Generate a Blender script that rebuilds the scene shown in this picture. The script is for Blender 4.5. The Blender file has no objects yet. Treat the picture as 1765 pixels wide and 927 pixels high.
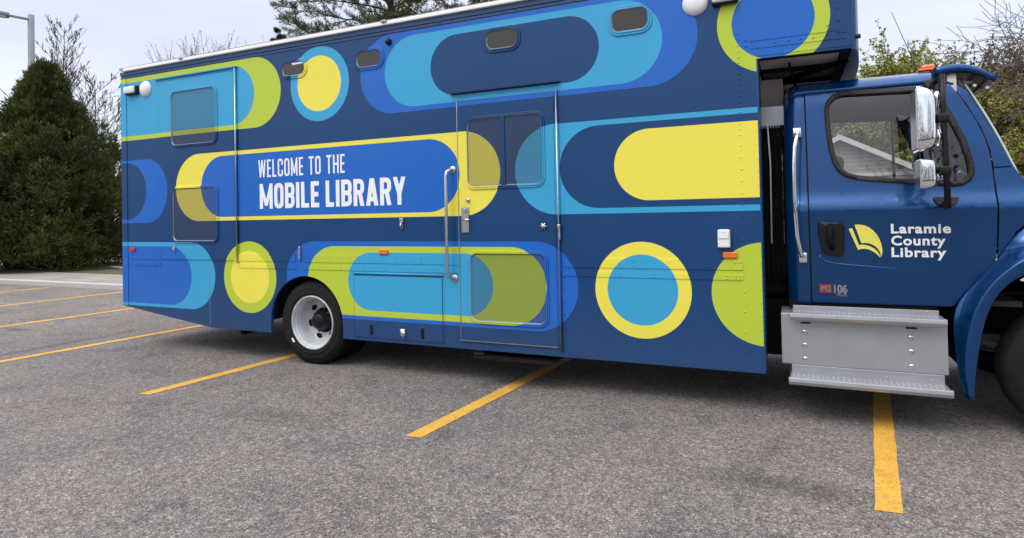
import bpy, bmesh, math, random
from mathutils import Vector, Matrix, noise
S = bpy.context.scene
C = S.collection
R = math.radians
PI = math.pi

# ------------------------------------------------------------ camera
f_px, yaw, pitch, roll = 1057.1, .42967, .01555, -.02095
ax = Vector((-math.sin(yaw)*math.cos(pitch), math.cos(yaw)*math.cos(pitch), math.sin(pitch)))
rt = Vector((math.cos(yaw), math.sin(yaw), 0)); up = rt.cross(ax)
r2 = rt*math.cos(roll)+up*math.sin(roll); u2 = -rt*math.sin(roll)+up*math.cos(roll)
cd = bpy.data.cameras.new('camera'); cam = bpy.data.objects.new('camera', cd); C.objects.link(cam)
M3 = Matrix((r2, u2, -ax)).transposed()
cam.matrix_world = Matrix.Translation((0, -5.5, 1.72)) @ M3.to_4x4()
cd.sensor_width = 36; cd.lens = 36*f_px/1765; cd.shift_y = -(463.5-350.4)/1765
cd.clip_start = .05; cd.clip_end = 2000
S.camera = cam

# ------------------------------------------------------------ overcast daylight
SUN_EL, SUN_AZ = R(52), R(205)          # azimuth from +Y, clockwise
w = bpy.data.worlds.new('World'); S.world = w; w.use_nodes = True
nt = w.node_tree; nt.nodes.clear()
out = nt.nodes.new('ShaderNodeOutputWorld')
sky = nt.nodes.new('ShaderNodeTexSky'); sky.sky_type = 'NISHITA'; sky.sun_disc = False
sky.sun_elevation = SUN_EL; sky.sun_rotation = SUN_AZ; sky.dust_density = 4
bg1 = nt.nodes.new('ShaderNodeBackground'); bg1.inputs[1].default_value = .05
nt.links.new(sky.outputs[0], bg1.inputs[0])
tc = nt.nodes.new('ShaderNodeTexCoord'); sp = nt.nodes.new('ShaderNodeSeparateXYZ')
nt.links.new(tc.outputs['Generated'], sp.inputs[0])
rmp = nt.nodes.new('ShaderNodeValToRGB'); cr = rmp.color_ramp
cr.elements[0].position = 0; cr.elements[0].color = (.285, .30, .35, 1)
cr.elements[1].position = 1; cr.elements[1].color = (.96, .95, .95, 1)
e = cr.elements.new(.3); e.color = (.29, .302, .345, 1)
e = cr.elements.new(.62); e.color = (.58, .585, .60, 1)
nt.links.new(sp.outputs[2], rmp.inputs[0])
mp = nt.nodes.new('ShaderNodeMapping'); mp.inputs['Scale'].default_value = (1.2, 1.2, 4.5)
nz = nt.nodes.new('ShaderNodeTexNoise'); nz.inputs['Scale'].default_value = 1.7; nz.inputs['Detail'].default_value = 4
nt.links.new(tc.outputs['Generated'], mp.inputs[0]); nt.links.new(mp.outputs[0], nz.inputs['Vector'])
mr = nt.nodes.new('ShaderNodeMapRange'); mr.inputs[1].default_value = .3; mr.inputs[2].default_value = .7
mr.inputs[3].default_value = .85; mr.inputs[4].default_value = 1.10
nt.links.new(nz.outputs[0], mr.inputs[0])
vm = nt.nodes.new('ShaderNodeVectorMath'); vm.operation = 'SCALE'
nt.links.new(rmp.outputs[0], vm.inputs[0]); nt.links.new(mr.outputs[0], vm.inputs['Scale'])
bg2 = nt.nodes.new('ShaderNodeBackground'); bg2.inputs[1].default_value = 2.6
nt.links.new(vm.outputs[0], bg2.inputs[0])
ad = nt.nodes.new('ShaderNodeAddShader')
nt.links.new(bg1.outputs[0], ad.inputs[0]); nt.links.new(bg2.outputs[0], ad.inputs[1]); nt.links.new(ad.outputs[0], out.inputs[0])
sl = bpy.data.lights.new('sun', 'SUN'); sl.energy = .9; sl.angle = R(24); sl.color = (1, .97, .92)
so = bpy.data.objects.new('sun', sl); C.objects.link(so)
sd = Vector((math.sin(SUN_AZ)*math.cos(SUN_EL), math.cos(SUN_AZ)*math.cos(SUN_EL), math.sin(SUN_EL)))
so.rotation_euler = sd.to_track_quat('Z', 'Y').to_euler(); so.location = (0, 0, 30)
vs = S.view_settings; vs.view_transform = 'Standard'; vs.look = 'None'; vs.gamma = 1; vs.exposure = 0
vs.use_curve_mapping = False
S.cycles.max_bounces = 8; S.cycles.glossy_bounces = 4; S.cycles.transmission_bounces = 6; S.cycles.transparent_max_bounces = 12
S.cycles.use_denoising = True; S.cycles.caustics_reflective = False; S.cycles.caustics_refractive = False

# ------------------------------------------------------------ helpers
def link(o, parent=None):
    C.objects.link(o)
    if parent: o.parent = parent
    return o
def tag(o, label, cat, group=None, kind=None):
    if label: o['label'] = label
    if cat: o['category'] = cat
    if group: o['group'] = group
    if kind: o['kind'] = kind
    return o
def root(name, loc, label, cat, group=None):
    o = bpy.data.objects.new(name, None); o.location = loc; o.empty_display_size = .2
    return tag(link(o), label, cat, group)
def obj(name, bm, mat, parent=None, smooth=False, recalc=True):
    me = bpy.data.meshes.new(name)
    if recalc: bmesh.ops.recalc_face_normals(bm, faces=bm.faces)
    bm.to_mesh(me); bm.free()
    if smooth:
        for p in me.polygons: p.use_smooth = True
    for m in (mat if isinstance(mat, (list, tuple)) else [mat]): me.materials.append(m)
    o = bpy.data.objects.new(name, me); link(o, parent)
    if parent: o.location = -Vector(parent.matrix_basis.translation) if parent.parent is None and parent.type == 'EMPTY' else (0, 0, 0)
    return o
def auto(o, ang=35):
    """smooth faces but keep creases sharper than ang"""
    me = o.data
    for p in me.polygons: p.use_smooth = True
    bm = bmesh.new(); bm.from_mesh(me)
    for e in bm.edges:
        if len(e.link_faces) == 2: e.smooth = e.calc_face_angle(0) < R(ang)
        else: e.smooth = False
    bm.to_mesh(me); bm.free(); return o
def struct(o): o['kind'] = 'structure'; return o
def bevel(o, wd=.004, seg=2, ang=30):
    m = o.modifiers.new('bevel', 'BEVEL'); m.width = wd; m.segments = seg; m.limit_method = 'ANGLE'; m.angle_limit = R(ang)
    return o
def box(bm, x0, x1, y0, y1, z0, z1, mi=0):
    v = [bm.verts.new(p) for p in ((x0,y0,z0),(x1,y0,z0),(x1,y1,z0),(x0,y1,z0),(x0,y0,z1),(x1,y0,z1),(x1,y1,z1),(x0,y1,z1))]
    for f in ((0,3,2,1),(4,5,6,7),(0,1,5,4),(1,2,6,5),(2,3,7,6),(3,0,4,7)):
        fc = bm.faces.new([v[i] for i in f]); fc.material_index = mi
def rbox(bm, c, s, r, seg=3, rot=None, mi=0):
    """rounded box; rot is a Matrix"""
    b = bmesh.new(); bmesh.ops.create_cube(b, size=1)
    for v in b.verts: v.co = Vector((v.co.x*s[0], v.co.y*s[1], v.co.z*s[2]))
    bmesh.ops.bevel(b, geom=b.edges[:], offset=r, segments=seg, profile=.5, affect='EDGES')
    merge(bm, b, Matrix.Translation(c) @ (rot.to_4x4() if rot else Matrix()), mi)
def merge(bm, b, M=None, mi=0):
    mp_ = {}
    for v in b.verts: mp_[v.index if False else v] = bm.verts.new(M @ v.co if M else v.co)
    for f in b.faces:
        try:
            nf = bm.faces.new([mp_[v] for v in f.verts]); nf.material_index = mi; nf.smooth = f.smooth
        except ValueError: pass
    b.free()
def plate(bm, pts, yf, yb, mi=0):
    """solid plate: outline pts (x,z), front at yf, back at yb"""
    a = [bm.verts.new((x, yf, z)) for x, z in pts]; b = [bm.verts.new((x, yb, z)) for x, z in pts]
    f = bm.faces.new(a); g = bm.faces.new(b[::-1]); f.material_index = g.material_index = mi
    n = len(pts)
    for i in range(n):
        q = bm.faces.new((a[i], a[(i+1) % n], b[(i+1) % n], b[i])); q.material_index = mi
def ring(bm, po, pi_, yf, yb, mi=0):
    """frame between two outlines with the same point count"""
    n = len(po)
    A = [bm.verts.new((x, yf, z)) for x, z in po]; B = [bm.verts.new((x, yf, z)) for x, z in pi_]
    D = [bm.verts.new((x, yb, z)) for x, z in po]; E = [bm.verts.new((x, yb, z)) for x, z in pi_]
    for i in range(n):
        j = (i+1) % n
        for q in ((A[i],A[j],B[j],B[i]), (A[i],A[j],D[j],D[i]), (B[i],B[j],E[j],E[i])):
            bm.faces.new(q).material_index = mi
def rrect(x0, x1, z0, z1, r, n=6):
    pts = []
    for cx, cz, a0 in ((x1-r, z1-r, 0), (x0+r, z1-r, 90), (x0+r, z0+r, 180), (x1-r, z0+r, 270)):
        for k in range(n+1):
            a = R(a0+90*k/n); pts.append((cx+r*math.cos(a), cz+r*math.sin(a)))
    return pts
def circ(cx, cz, r, n=32, rz=None):
    return [(cx+r*math.cos(2*PI*k/n), cz+(rz or r)*math.sin(2*PI*k/n)) for k in range(n)]
def tube(bm, pts, rad, n=8, cap=True, mi=0):
    pts = [Vector(p) for p in pts]
    if not isinstance(rad, (list, tuple)): rad = [rad]*len(pts)
    rings = []; prev = None
    for i, p in enumerate(pts):
        d = (pts[min(i+1, len(pts)-1)]-pts[max(i-1, 0)])
        if d.length < 1e-9: d = Vector((0, 0, 1))
        d.normalize()
        if prev is None:
            a = d.orthogonal().normalized()
        else:
            a = prev-d*prev.dot(d)
            a = a.normalized() if a.length > 1e-6 else d.orthogonal().normalized()
        prev = a; b = d.cross(a)
        rings.append([bm.verts.new(p+(a*math.cos(2*PI*k/n)+b*math.sin(2*PI*k/n))*rad[i]) for k in range(n)])
    for i in range(len(rings)-1):
        for k in range(n):
            f = bm.faces.new((rings[i][k], rings[i][(k+1) % n], rings[i+1][(k+1) % n], rings[i+1][k])); f.smooth = True; f.material_index = mi
    if cap:
        for rg in (rings[0][::-1], rings[-1]):
            bm.faces.new(rg).material_index = mi
def arcpts(c, u, v, r, a0, a1, n=6):
    return [Vector(c)+Vector(u)*(r*math.cos(R(a0+(a1-a0)*k/n)))+Vector(v)*(r*math.sin(R(a0+(a1-a0)*k/n))) for k in range(n+1)]
def lathe(bm, prof, c, n=48, axis='Y', mi=0, cap=False):
    """prof: list of (radius, offset along axis)"""
    rings = []
    for r, t in prof:
        rg = []
        for k in range(n):
            a = 2*PI*k/n
            if axis == 'Y': p = (c[0]+r*math.cos(a), c[1]+t, c[2]+r*math.sin(a))
            elif axis == 'Z': p = (c[0]+r*math.cos(a), c[1]+r*math.sin(a), c[2]+t)
            else: p = (c[0]+t, c[1]+r*math.cos(a), c[2]+r*math.sin(a))
            rg.append(bm.verts.new(p))
        rings.append(rg)
    for i in range(len(rings)-1):
        for k in range(n):
            f = bm.faces.new((rings[i][k], rings[i][(k+1) % n], rings[i+1][(k+1) % n], rings[i+1][k])); f.smooth = True; f.material_index = mi
    if cap:
        bm.faces.new(rings[0]).material_index = mi; bm.faces.new(rings[-1]).material_index = mi
def dome(bm, x, y, z, r, h=.5, n=8, d=(0, -1, 0), mi=0):
    """small rivet head on a surface facing d"""
    d = Vector(d); a = d.orthogonal().normalized(); b = d.cross(a); c = Vector((x, y, z)); rs = []
    for t, q in ((0, 1), (.6, .8), (.92, .4)):
        rs.append([bm.verts.new(c+d*(r*h*t)+(a*math.cos(2*PI*k/n)+b*math.sin(2*PI*k/n))*(r*q)) for k in range(n)])
    for i in range(2):
        for k in range(n):
            f = bm.faces.new((rs[i][k], rs[i][(k+1) % n], rs[i+1][(k+1) % n], rs[i+1][k])); f.smooth = True; f.material_index = mi
    bm.faces.new(rs[2]).material_index = mi

# ------------------------------------------------------------ materials
def mat(name, col, rough=.5, metal=0, spec=.5, coat=0, bump=0, bscale=20, var=0, vscale=3, trans=0, emis=None, bdetail=3, coatr=.05):
    m = bpy.data.materials.new(name); m.use_nodes = True; n = m.node_tree; b = n.nodes['Principled BSDF']
    b.inputs['Base Color'].default_value = (*col, 1); b.inputs['Roughness'].default_value = rough
    b.inputs['Metallic'].default_value = metal; b.inputs['Specular IOR Level'].default_value = spec
    b.inputs['Coat Weight'].default_value = coat; b.inputs['Coat Roughness'].default_value = coatr
    if trans: b.inputs['Transmission Weight'].default_value = trans
    if bump or var:
        tc = n.nodes.new('ShaderNodeTexCoord')
    if bump:
        t = n.nodes.new('ShaderNodeTexNoise'); t.inputs['Scale'].default_value = bscale; t.inputs['Detail'].default_value = bdetail
        n.links.new(tc.outputs['Object'], t.inputs['Vector'])
        bp = n.nodes.new('ShaderNodeBump'); bp.inputs['Strength'].default_value = bump; bp.inputs['Distance'].default_value = .02
        n.links.new(t.outputs[0], bp.inputs['Height']); n.links.new(bp.outputs[0], b.inputs['Normal'])
    if var:
        t = n.nodes.new('ShaderNodeTexNoise'); t.inputs['Scale'].default_value = vscale; t.inputs['Detail'].default_value = 5
        n.links.new(tc.outputs['Object'], t.inputs['Vector'])
        q = n.nodes.new('ShaderNodeMapRange'); q.inputs[1].default_value = .3; q.inputs[2].default_value = .7
        q.inputs[3].default_value = 1-var; q.inputs[4].default_value = 1+var
        n.links.new(t.outputs[0], q.inputs[0])
        s = n.nodes.new('ShaderNodeVectorMath'); s.operation = 'SCALE'; s.inputs[0].default_value = col
        n.links.new(q.outputs[0], s.inputs['Scale']); n.links.new(s.outputs[0], b.inputs['Base Color'])
    return m
def srgb(r, g, b):
    f = lambda c: (c/255/12.92) if c/255 <= .04045 else ((c/255+.055)/1.055)**2.4
    return (f(r), f(g), f(b))
NAVY = (.0058, .050, .160); CYAN = (.040, .34, .60); BLUE = (.013, .125, .50); LIME = (.45, .57, .045); YEL = (.80, .71, .085)
M = dict(
    trim=mat('navy_trim', NAVY, .35), white=mat('white_metal', (.86, .86, .86), .35, var=.03), roofm=mat('roof_metal', (.35, .34, .34), .5, var=.15),
    cab=mat('blue_cab_paint', (.0012, .056, .195), .24, metal=.6, coat=.5, bump=.010, bscale=2.2, coatr=.03),
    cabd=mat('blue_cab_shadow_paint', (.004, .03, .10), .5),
    black=mat('black_plastic', (.006, .006, .007), .4, spec=.3), matte=mat('black_chassis', (.006, .006, .006), .85, spec=.2, var=.4, vscale=4),
    rubber=mat('tyre_rubber', (.011, .0105, .010), .8, spec=.22, bump=.25, bscale=60, var=.3, vscale=5), seal=mat('window_rubber', (.012, .010, .010), .6),
    chrome=mat('chrome', (.86, .87, .88), .04, metal=1), steel=mat('brushed_steel', (.55, .55, .56), .3, metal=1, var=.1, vscale=20),
    alu=mat('step_aluminium', (.40, .41, .44), .36, metal=.55, var=.06, vscale=6, bump=.02, bscale=30),
    under=mat('bare_aluminium', (.74, .69, .66), .55, metal=0, var=.2, vscale=3),
    wtrim=mat('window_edge_metal', (.22, .24, .28), .3, metal=.5),
    amber=mat('amber_lens', (.75, .16, .02), .25, coat=.5), red=mat('red_lens', (.45, .02, .02), .3, coat=.5),
    rim=mat('white_wheel', (.48, .50, .54), .35, var=.18, vscale=9), lens=mat('lamp_lens', (.75, .76, .78), .25, coat=.3),
    dark=mat('cab_interior', (.035, .036, .038), .7), seat=mat('seat_cloth', (.06, .06, .065), .9),
    head=mat('interior_headliner', (.13, .14, .15), .9), letter=mat('white_lettering', (.82, .84, .86), .4), lyel=mat('yellow_lettering', (.80, .74, .10), .4),
    badge=mat('red_badge', (.35, .03, .03), .35, coat=.5), plast=mat('white_plastic', (.78, .79, .80), .45),
)
def glass(name, tint, alpha, rough=.02):
    m = bpy.data.materials.new(name); m.use_nodes = True; n = m.node_tree; n.nodes.clear()
    o = n.nodes.new('ShaderNodeOutputMaterial'); g = n.nodes.new('ShaderNodeBsdfGlossy'); g.inputs['Roughness'].default_value = rough
    t = n.nodes.new('ShaderNodeBsdfTransparent'); t.inputs[0].default_value = (*tint, 1)
    fr = n.nodes.new('ShaderNodeFresnel'); fr.inputs[0].default_value = 1.5
    mx = n.nodes.new('ShaderNodeMixShader'); ma = n.nodes.new('ShaderNodeMath'); ma.operation = 'ADD'; ma.inputs[1].default_value = alpha
    n.links.new(fr.outputs[0], ma.inputs[0]); n.links.new(ma.outputs[0], mx.inputs[0])
    n.links.new(t.outputs[0], mx.inputs[1]); n.links.new(g.outputs[0], mx.inputs[2]); n.links.new(mx.outputs[0], o.inputs[0])
    return m
M['glass'] = glass('cab_glass', (.93, .95, .95), .05)
M['wsglass'] = glass('windshield_glass', (.6, .7, .68), .12)
M['tint'] = mat('tinted_window_glass', (.03, .024, .02), .08, spec=.6)

# vinyl wrap: stadium shapes laid out on the flat body side (metres along / above ground)
SH = [(-12, -5.528, 3.26, .431, LIME), (-12, -5.96, 3.258, .370, CYAN), (-5.37, -4.506, 3.258, .432, CYAN), (-5.262, -4.62, 3.262, .321, YEL),
      (-4.345, -.715, 3.26, .432, BLUE), (-4.015, -1.02, 3.26, .381, CYAN), (-3.431, -1.60, 3.26, .315, NAVY),
      (-.554, .308, 3.27, .431, LIME), (-.436, .197, 3.27, .3165, BLUE),
      (-12, -7.54, 2.12, .432, BLUE), (-12, -7.978, 2.128, .390, NAVY), (-7.369, -2.635, 2.132, .432, YEL), (-6.895, -3.10, 2.130, .385, BLUE),
      (-2.474, 2, 2.130, .433, CYAN), (-2.013, 2, 2.132, .384, NAVY), (-1.482, 2, 2.129, .321, YEL),
      (-12, -6.675, .995, .433, CYAN), (-12, -7.108, .986, .386, BLUE), (-6.518, -5.642, 1.0, .437, LIME), (-6.398, -5.758, 1.003, .321, YEL),
      (-5.478, -1.854, 1.006, .433, BLUE), (-5.148, -2.163, .999, .385, LIME), (-4.564, -2.739, .997, .319, CYAN),
      (-1.686, -.82, 1.002, .434, YEL), (-1.571, -.934, 1.003, .3185, CYAN), (-.654, .21, 1.0, .432, LIME)]
def pattern_group(ref):
    g = bpy.data.node_groups.new('wrap_pattern', 'ShaderNodeTree')
    g.interface.new_socket('Color', in_out='OUTPUT', socket_type='NodeSocketColor')
    N = g.nodes; L = g.links
    tcn = N.new('ShaderNodeTexCoord'); tcn.object = ref
    fl = N.new('ShaderNodeVectorMath'); fl.operation = 'MULTIPLY'; fl.inputs[1].default_value = (1, 0, 1)
    L.new(tcn.outputs['Object'], fl.inputs[0])
    cur = None
    for x0, x1, zc, r, col in SH:
        a = max(0, (x1-x0)/2-r); cx = (x0+x1)/2
        s = N.new('ShaderNodeVectorMath'); s.operation = 'SUBTRACT'; s.inputs[1].default_value = (cx, 0, zc); L.new(fl.outputs[0], s.inputs[0])
        b = N.new('ShaderNodeVectorMath'); b.operation = 'ABSOLUTE'; L.new(s.outputs[0], b.inputs[0])
        d = N.new('ShaderNodeVectorMath'); d.operation = 'SUBTRACT'; d.inputs[1].default_value = (a, 0, 0); L.new(b.outputs[0], d.inputs[0])
        e = N.new('ShaderNodeVectorMath'); e.operation = 'MAXIMUM'; e.inputs[1].default_value = (0, 0, 0); L.new(d.outputs[0], e.inputs[0])
        h = N.new('ShaderNodeVectorMath'); h.operation = 'LENGTH'; L.new(e.outputs[0], h.inputs[0])
        k = N.new('ShaderNodeMath'); k.operation = 'LESS_THAN'; k.inputs[1].default_value = r; L.new(h.outputs['Value'], k.inputs[0])
        m = N.new('ShaderNodeMix'); m.data_type = 'RGBA'; L.new(k.outputs[0], m.inputs[0])
        if cur is None: m.inputs[6].default_value = (*NAVY, 1)
        else: L.new(cur, m.inputs[6])
        m.inputs[7].default_value = (*col, 1); cur = m.outputs[2]
    o = N.new('NodeGroupOutput'); L.new(cur, o.inputs[0]); return g
# ------------------------------------------------------------ the bookmobile
truck = root('bookmobile', (0, 0, 0), 'dark blue mobile library truck wrapped in yellow, lime and light blue rounded shapes', 'truck')
PG = pattern_group(truck)
def wrapmat(name, dark=None, rough=.3, bump=.02):
    m = bpy.data.materials.new(name); m.use_nodes = True; n = m.node_tree; b = n.nodes['Principled BSDF']
    g = n.nodes.new('ShaderNodeGroup'); g.node_tree = PG; src = g.outputs[0]
    if dark:
        mx = n.nodes.new('ShaderNodeMix'); mx.data_type = 'RGBA'; mx.inputs[0].default_value = dark
        n.links.new(src, mx.inputs[6]); mx.inputs[7].default_value = (.045, .050, .058, 1); src = mx.outputs[2]
    # road dust: speckled film that thins out upwards
    tc0 = n.nodes.new('ShaderNodeTexCoord'); sx = n.nodes.new('ShaderNodeSeparateXYZ'); n.links.new(tc0.outputs['Object'], sx.inputs[0])
    hz = n.nodes.new('ShaderNodeMapRange'); hz.inputs[1].default_value = .34; hz.inputs[2].default_value = 1.0; hz.inputs[3].default_value = .14; hz.inputs[4].default_value = .012; n.links.new(sx.outputs[2], hz.inputs[0])
    dn = n.nodes.new('ShaderNodeTexNoise'); dn.inputs['Scale'].default_value = 6; dn.inputs['Detail'].default_value = 9; dn.inputs['Roughness'].default_value = .7; n.links.new(tc0.outputs['Object'], dn.inputs['Vector'])
    dm = n.nodes.new('ShaderNodeMath'); dm.operation = 'MULTIPLY'; n.links.new(hz.outputs[0], dm.inputs[0]); n.links.new(dn.outputs[0], dm.inputs[1])
    dx = n.nodes.new('ShaderNodeMix'); dx.data_type = 'RGBA'; n.links.new(dm.outputs[0], dx.inputs[0]); n.links.new(src, dx.inputs[6]); dx.inputs[7].default_value = (.22, .20, .18, 1)
    n.links.new(dx.outputs[2], b.inputs['Base Color'])
    b.inputs['Roughness'].default_value = rough; b.inputs['Specular IOR Level'].default_value = .28
    b.inputs['Coat Weight'].default_value = .06; b.inputs['Coat Roughness'].default_value = .08
    tc = n.nodes.new('ShaderNodeTexCoord'); mpn = n.nodes.new('ShaderNodeMapping'); mpn.inputs['Scale'].default_value = (1.3, 1, .35)
    t = n.nodes.new('ShaderNodeTexNoise'); t.inputs['Scale'].default_value = 2.0; t.inputs['Detail'].default_value = 2
    n.links.new(tc.outputs['Object'], mpn.inputs[0]); n.links.new(mpn.outputs[0], t.inputs['Vector'])
    bp = n.nodes.new('ShaderNodeBump'); bp.inputs['Strength'].default_value = bump*6; bp.inputs['Distance'].default_value = .02
    n.links.new(t.outputs[0], bp.inputs['Height']); n.links.new(bp.outputs[0], b.inputs['Normal'])
    # faint dust that makes the vinyl less uniform
    t2 = n.nodes.new('ShaderNodeTexNoise'); t2.inputs['Scale'].default_value = 1.3; t2.inputs['Detail'].default_value = 8
    n.links.new(tc.outputs['Object'], t2.inputs['Vector'])
    q = n.nodes.new('ShaderNodeMapRange'); q.inputs[1].default_value = .3; q.inputs[2].default_value = .7; q.inputs[3].default_value = rough-.06; q.inputs[4].default_value = rough+.1
    n.links.new(t2.outputs[0], q.inputs[0]); n.links.new(q.outputs[0], b.inputs['Roughness'])
    return m
WR = wrapmat('vinyl_wrap'); WG = wrapmat('perforated_window_film', .5, .16, .004)
W = 2.50     # body width
XR, XF, XO = -8.47, -.25, .48
ZB, ZT, ZO = .344, 3.79, 2.965
AX, AZ, AR = -5.19, .49, .545   # rear wheel arch
def skinpts():
    p = [(XR, .55), (-6.76, ZB), (AX-AR, ZB), (AX-AR, AZ)]
    for k in range(1, 24): p.append((AX-AR*math.cos(PI*k/24), AZ+AR*math.sin(PI*k/24)))
    p += [(AX+AR, AZ), (AX+AR, ZB), (XF, ZB), (XF, ZO), (XO-.03, ZO), (XO-.03, ZT-.02), (XR, ZT-.02)]
    return p
bm = bmesh.new(); plate(bm, skinpts(), 0, .035)
# rivet heads and bolts belong to the sheet metal
rv = random.Random(3)
for z in [ZO+.03+.05*k for k in range(5)]+[2.95-.047*k for k in range(14)]+[2.25-.1*k for k in range(9)]+[1.02-.17*k for k in range(4)]:
    dome(bm, -.39, 0, z, .0095, .6)
for z in [2.80-.11*k for k in range(22)]: dome(bm, -.262, 0, z, .007, .6)
for x in (-.10, 0, .09, .18): dome(bm, x, 0, 3.085, .011, .7)
for x, z in ((.285, 3.10), (.285, 3.17), (.36, 3.05), (.36, 3.10), (.36, 3.2), (.40, 3.05), (.40, 3.1), (-.33, 3.13), (-.33, 3.08), (.36, 3.30), (.36, 3.5)): dome(bm, x, 0, z, .011, .7)
for x in [-1.99, -2.0]:
    for z in [.5+.12*k for k in range(7)]: dome(bm, -1.99, 0, z, .008, .5)
for z in (.42, .6, .78, .95): dome(bm, -3.16, 0, z, .007, .5)
side = obj('side_panel', bm, WR, truck)
bm = bmesh.new(); plate(bm, skinpts(), W-.035, W); obj('side_panel', bm, M['trim'], truck)
# bolted rub rails: two raised bands, broken by the door
for (xa, xb) in ((-8.335, -7.70), (-6.26, -5.33), (-5.2, -3.13), (-2.0, -.395)):
    bm = bmesh.new()
    for z0, z1 in ((1.198, 1.285), (1.112, 1.160)):
        a = [(xa, z0), (xb, z0), (xb, z1), (xa, z1)]
        plate(bm, a, -.006, .0005)
    x = xa+.06
    while x < xb-.04:
        for z in (1.262, 1.222): dome(bm, x, -.006, z, .009, .7)
        for z in (1.148, 1.124): dome(bm, x+.17, -.006, z, .009, .7) if x+.17 < xb-.02 else None
        x += .31
    for x in (-.42, -.455):
        for z in (1.262, 1.205, 1.148, 1.124):
            if xb > -.5: dome(bm, x, -.006, z, .009, .7)
    obj('rub_rail', bm, WR, truck)
bm = bmesh.new()
for z in (3.05, 3.115): plate(bm, [(-.30, z), (XO-.1, z), (XO-.1, z+.012), (-.30, z+.012)], -.004, .0005)
plate(bm, [(-.25, 2.985), (XO-.02, 2.985), (XO-.02, 3.0), (-.25, 3.0)], -.004, .0005)
obj('overhang_rail', bm, WR, truck)
# structure: rear wall, front wall, roof, floor, overhang floor and nose
bm = bmesh.new(); box(bm, XR, XR+.03, .036, W-.036, .56, ZT-.02); obj('rear_wall', bm, M['trim'], truck)
bm = bmesh.new(); plate(bm, [(XR+.03, ZT-.05), (XO-.03, ZT-.05), (XO-.03, ZT-.02), (XR+.03, ZT-.02)], .036, W-.036); obj('roof', bm, M['roofm'], truck)
bm = bmesh.new(); box(bm, XR+.03, XF-.05, .036, W-.036, 1.10, 1.16)
box(bm, AX+AR+.02, XF-.1, .3, .34, ZB, 1.1); box(bm, AX+AR+.02, XF-.1, W-.34, W-.3, ZB, 1.1)   # compartment walls
box(bm, XF-1.6, XF-.1, .3, W-.3, ZB+.02, 1.0); box(bm, -4.3, -2.4, .9, W-.3, ZB+.05, 1.0)  # solid boxes added to block light under the body
obj('floor', bm, M['matte'], truck)
bm = bmesh.new()
box(bm, XF-.03, XF+.012, .0008, .40, ZB, ZO-.004)
for k in range(46): dome(bm, XF+.012, .03, .40+.055*k, .009, .8, d=(1, 0, 0))
obj('front_wall_edge', bm, M['trim'], truck)
bm = bmesh.new(); box(bm, XF-.03, XF, .40, W-.04, ZB, 2.50); obj('front_wall', bm, M['matte'], truck)
bm = bmesh.new()     # ribbed boot that joins the body to the cab
for k in range(10):
    x = XF+.005+.021*k; q = .0 if k % 2 else .03
    ring(bm, *[[(a_, b_) for a_, b_ in rrect(.46+q+e_, 2.04-q-e_, 1.02+q+e_, 2.40-q-e_, .12, 4)] for e_ in (0, .03)], 0, .0185)
    for v in bm.verts:
        if v.tag: continue
        v.tag = True; v.co = Vector((x+v.co.y, v.co.x, v.co.z))
box(bm, XF+.0, XF+.17, .52, .56, .95, 2.35); box(bm, XF+.0, XF+.17, .5, 2.0, .97, 1.02)
obj('bellows', bm, M['matte'], truck)
bm = bmesh.new(); tube(bm, [(-.19, .40, 2.46), (-.175, .41, 2.1), (-.18, .40, 1.40)], .007, 6); obj('air_hose', bm, M['under'], truck)
bm = bmesh.new(); box(bm, XF+.01, -.06, .5, .53, .40, .90); box(bm, XF+.01, -.05, .9, 2.2, .55, .95); obj('battery_tray', bm, M['matte'], truck)
bm = bmesh.new(); box(bm, XF-.03, XF+.20, .44, 2.06, 2.45, 2.62)
for k in range(7): tube(bm, [(XF+.02+.022*k, .436, 2.45), (XF+.02+.022*k, .43, 2.425)], .006, 6)
obj('wall_strip', bm, M['alu'], truck)
bm = bmesh.new(); box(bm, XF, XF+.19, .8, 2.4, 2.621, 2.93); obj('gap_sky_blocker', bm, M['under'], truck)  # box added to block sky showing through the gap above the boot
bm = bmesh.new(); box(bm, XF-.03, XF, .4, W-.04, 2.601, ZO); obj('wall_top_panel', bm, M['under'], truck)
bm = bmesh.new(); box(bm, XF+.013, XO-.035, .037, W-.037, ZO+.03, ZO+.05); obj('overhang_floor', bm, M['under'], truck)
bm = bmesh.new()
for y in (.037, .62, 1.25, 1.85): box(bm, XF+.013, XO-.036, y, y+.05, ZO-.005, ZO+.03)
box(bm, XO-.10, XO-.036, .09, W-.04, ZO-.002, ZO+.03)
b2 = bmesh.new(); box(b2, -.02, .02, -.55, .55, -.02, .02); merge(bm, b2, Matrix.Translation((.12, .9, ZO+.005)) @ Matrix.Rotation(R(38), 4, 'Z'))
tube(bm, [(.0, .3, ZO-.01), (.05, 1.2, ZO-.03), (-.1, 2.1, ZO-.02)], .012, 6)
obj('overhang_brace', bm, M['matte'], truck)
bm = bmesh.new()   # rounded near corner and nose of the overhang
pr = [(XO-.028, .0)]+[(XO-.03+.04*math.sin(R(a)), .04-.04*math.cos(R(a))) for a in range(15, 91, 15)]+[(XO+.01+.085*math.sin(PI*k/16)**.8, .04+(W-.08)*k/16) for k in range(1, 16)]+[(XO+.01, W-.04), (XO-.02, W), (XO-.03, W-.002), (XO-.03, .002)]
lo = [bm.verts.new((x, y, ZO-.012)) for x, y in pr]; hi = [bm.verts.new((x, y, ZT-.02)) for x, y in pr]
for i in range(len(pr)):
    j = (i+1) % len(pr); bm.faces.new((lo[i], lo[j], hi[j], hi[i]))
bm.faces.new(lo); bm.faces.new(hi)
auto(obj('overhang_nose', bm, M['trim'], truck))
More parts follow.
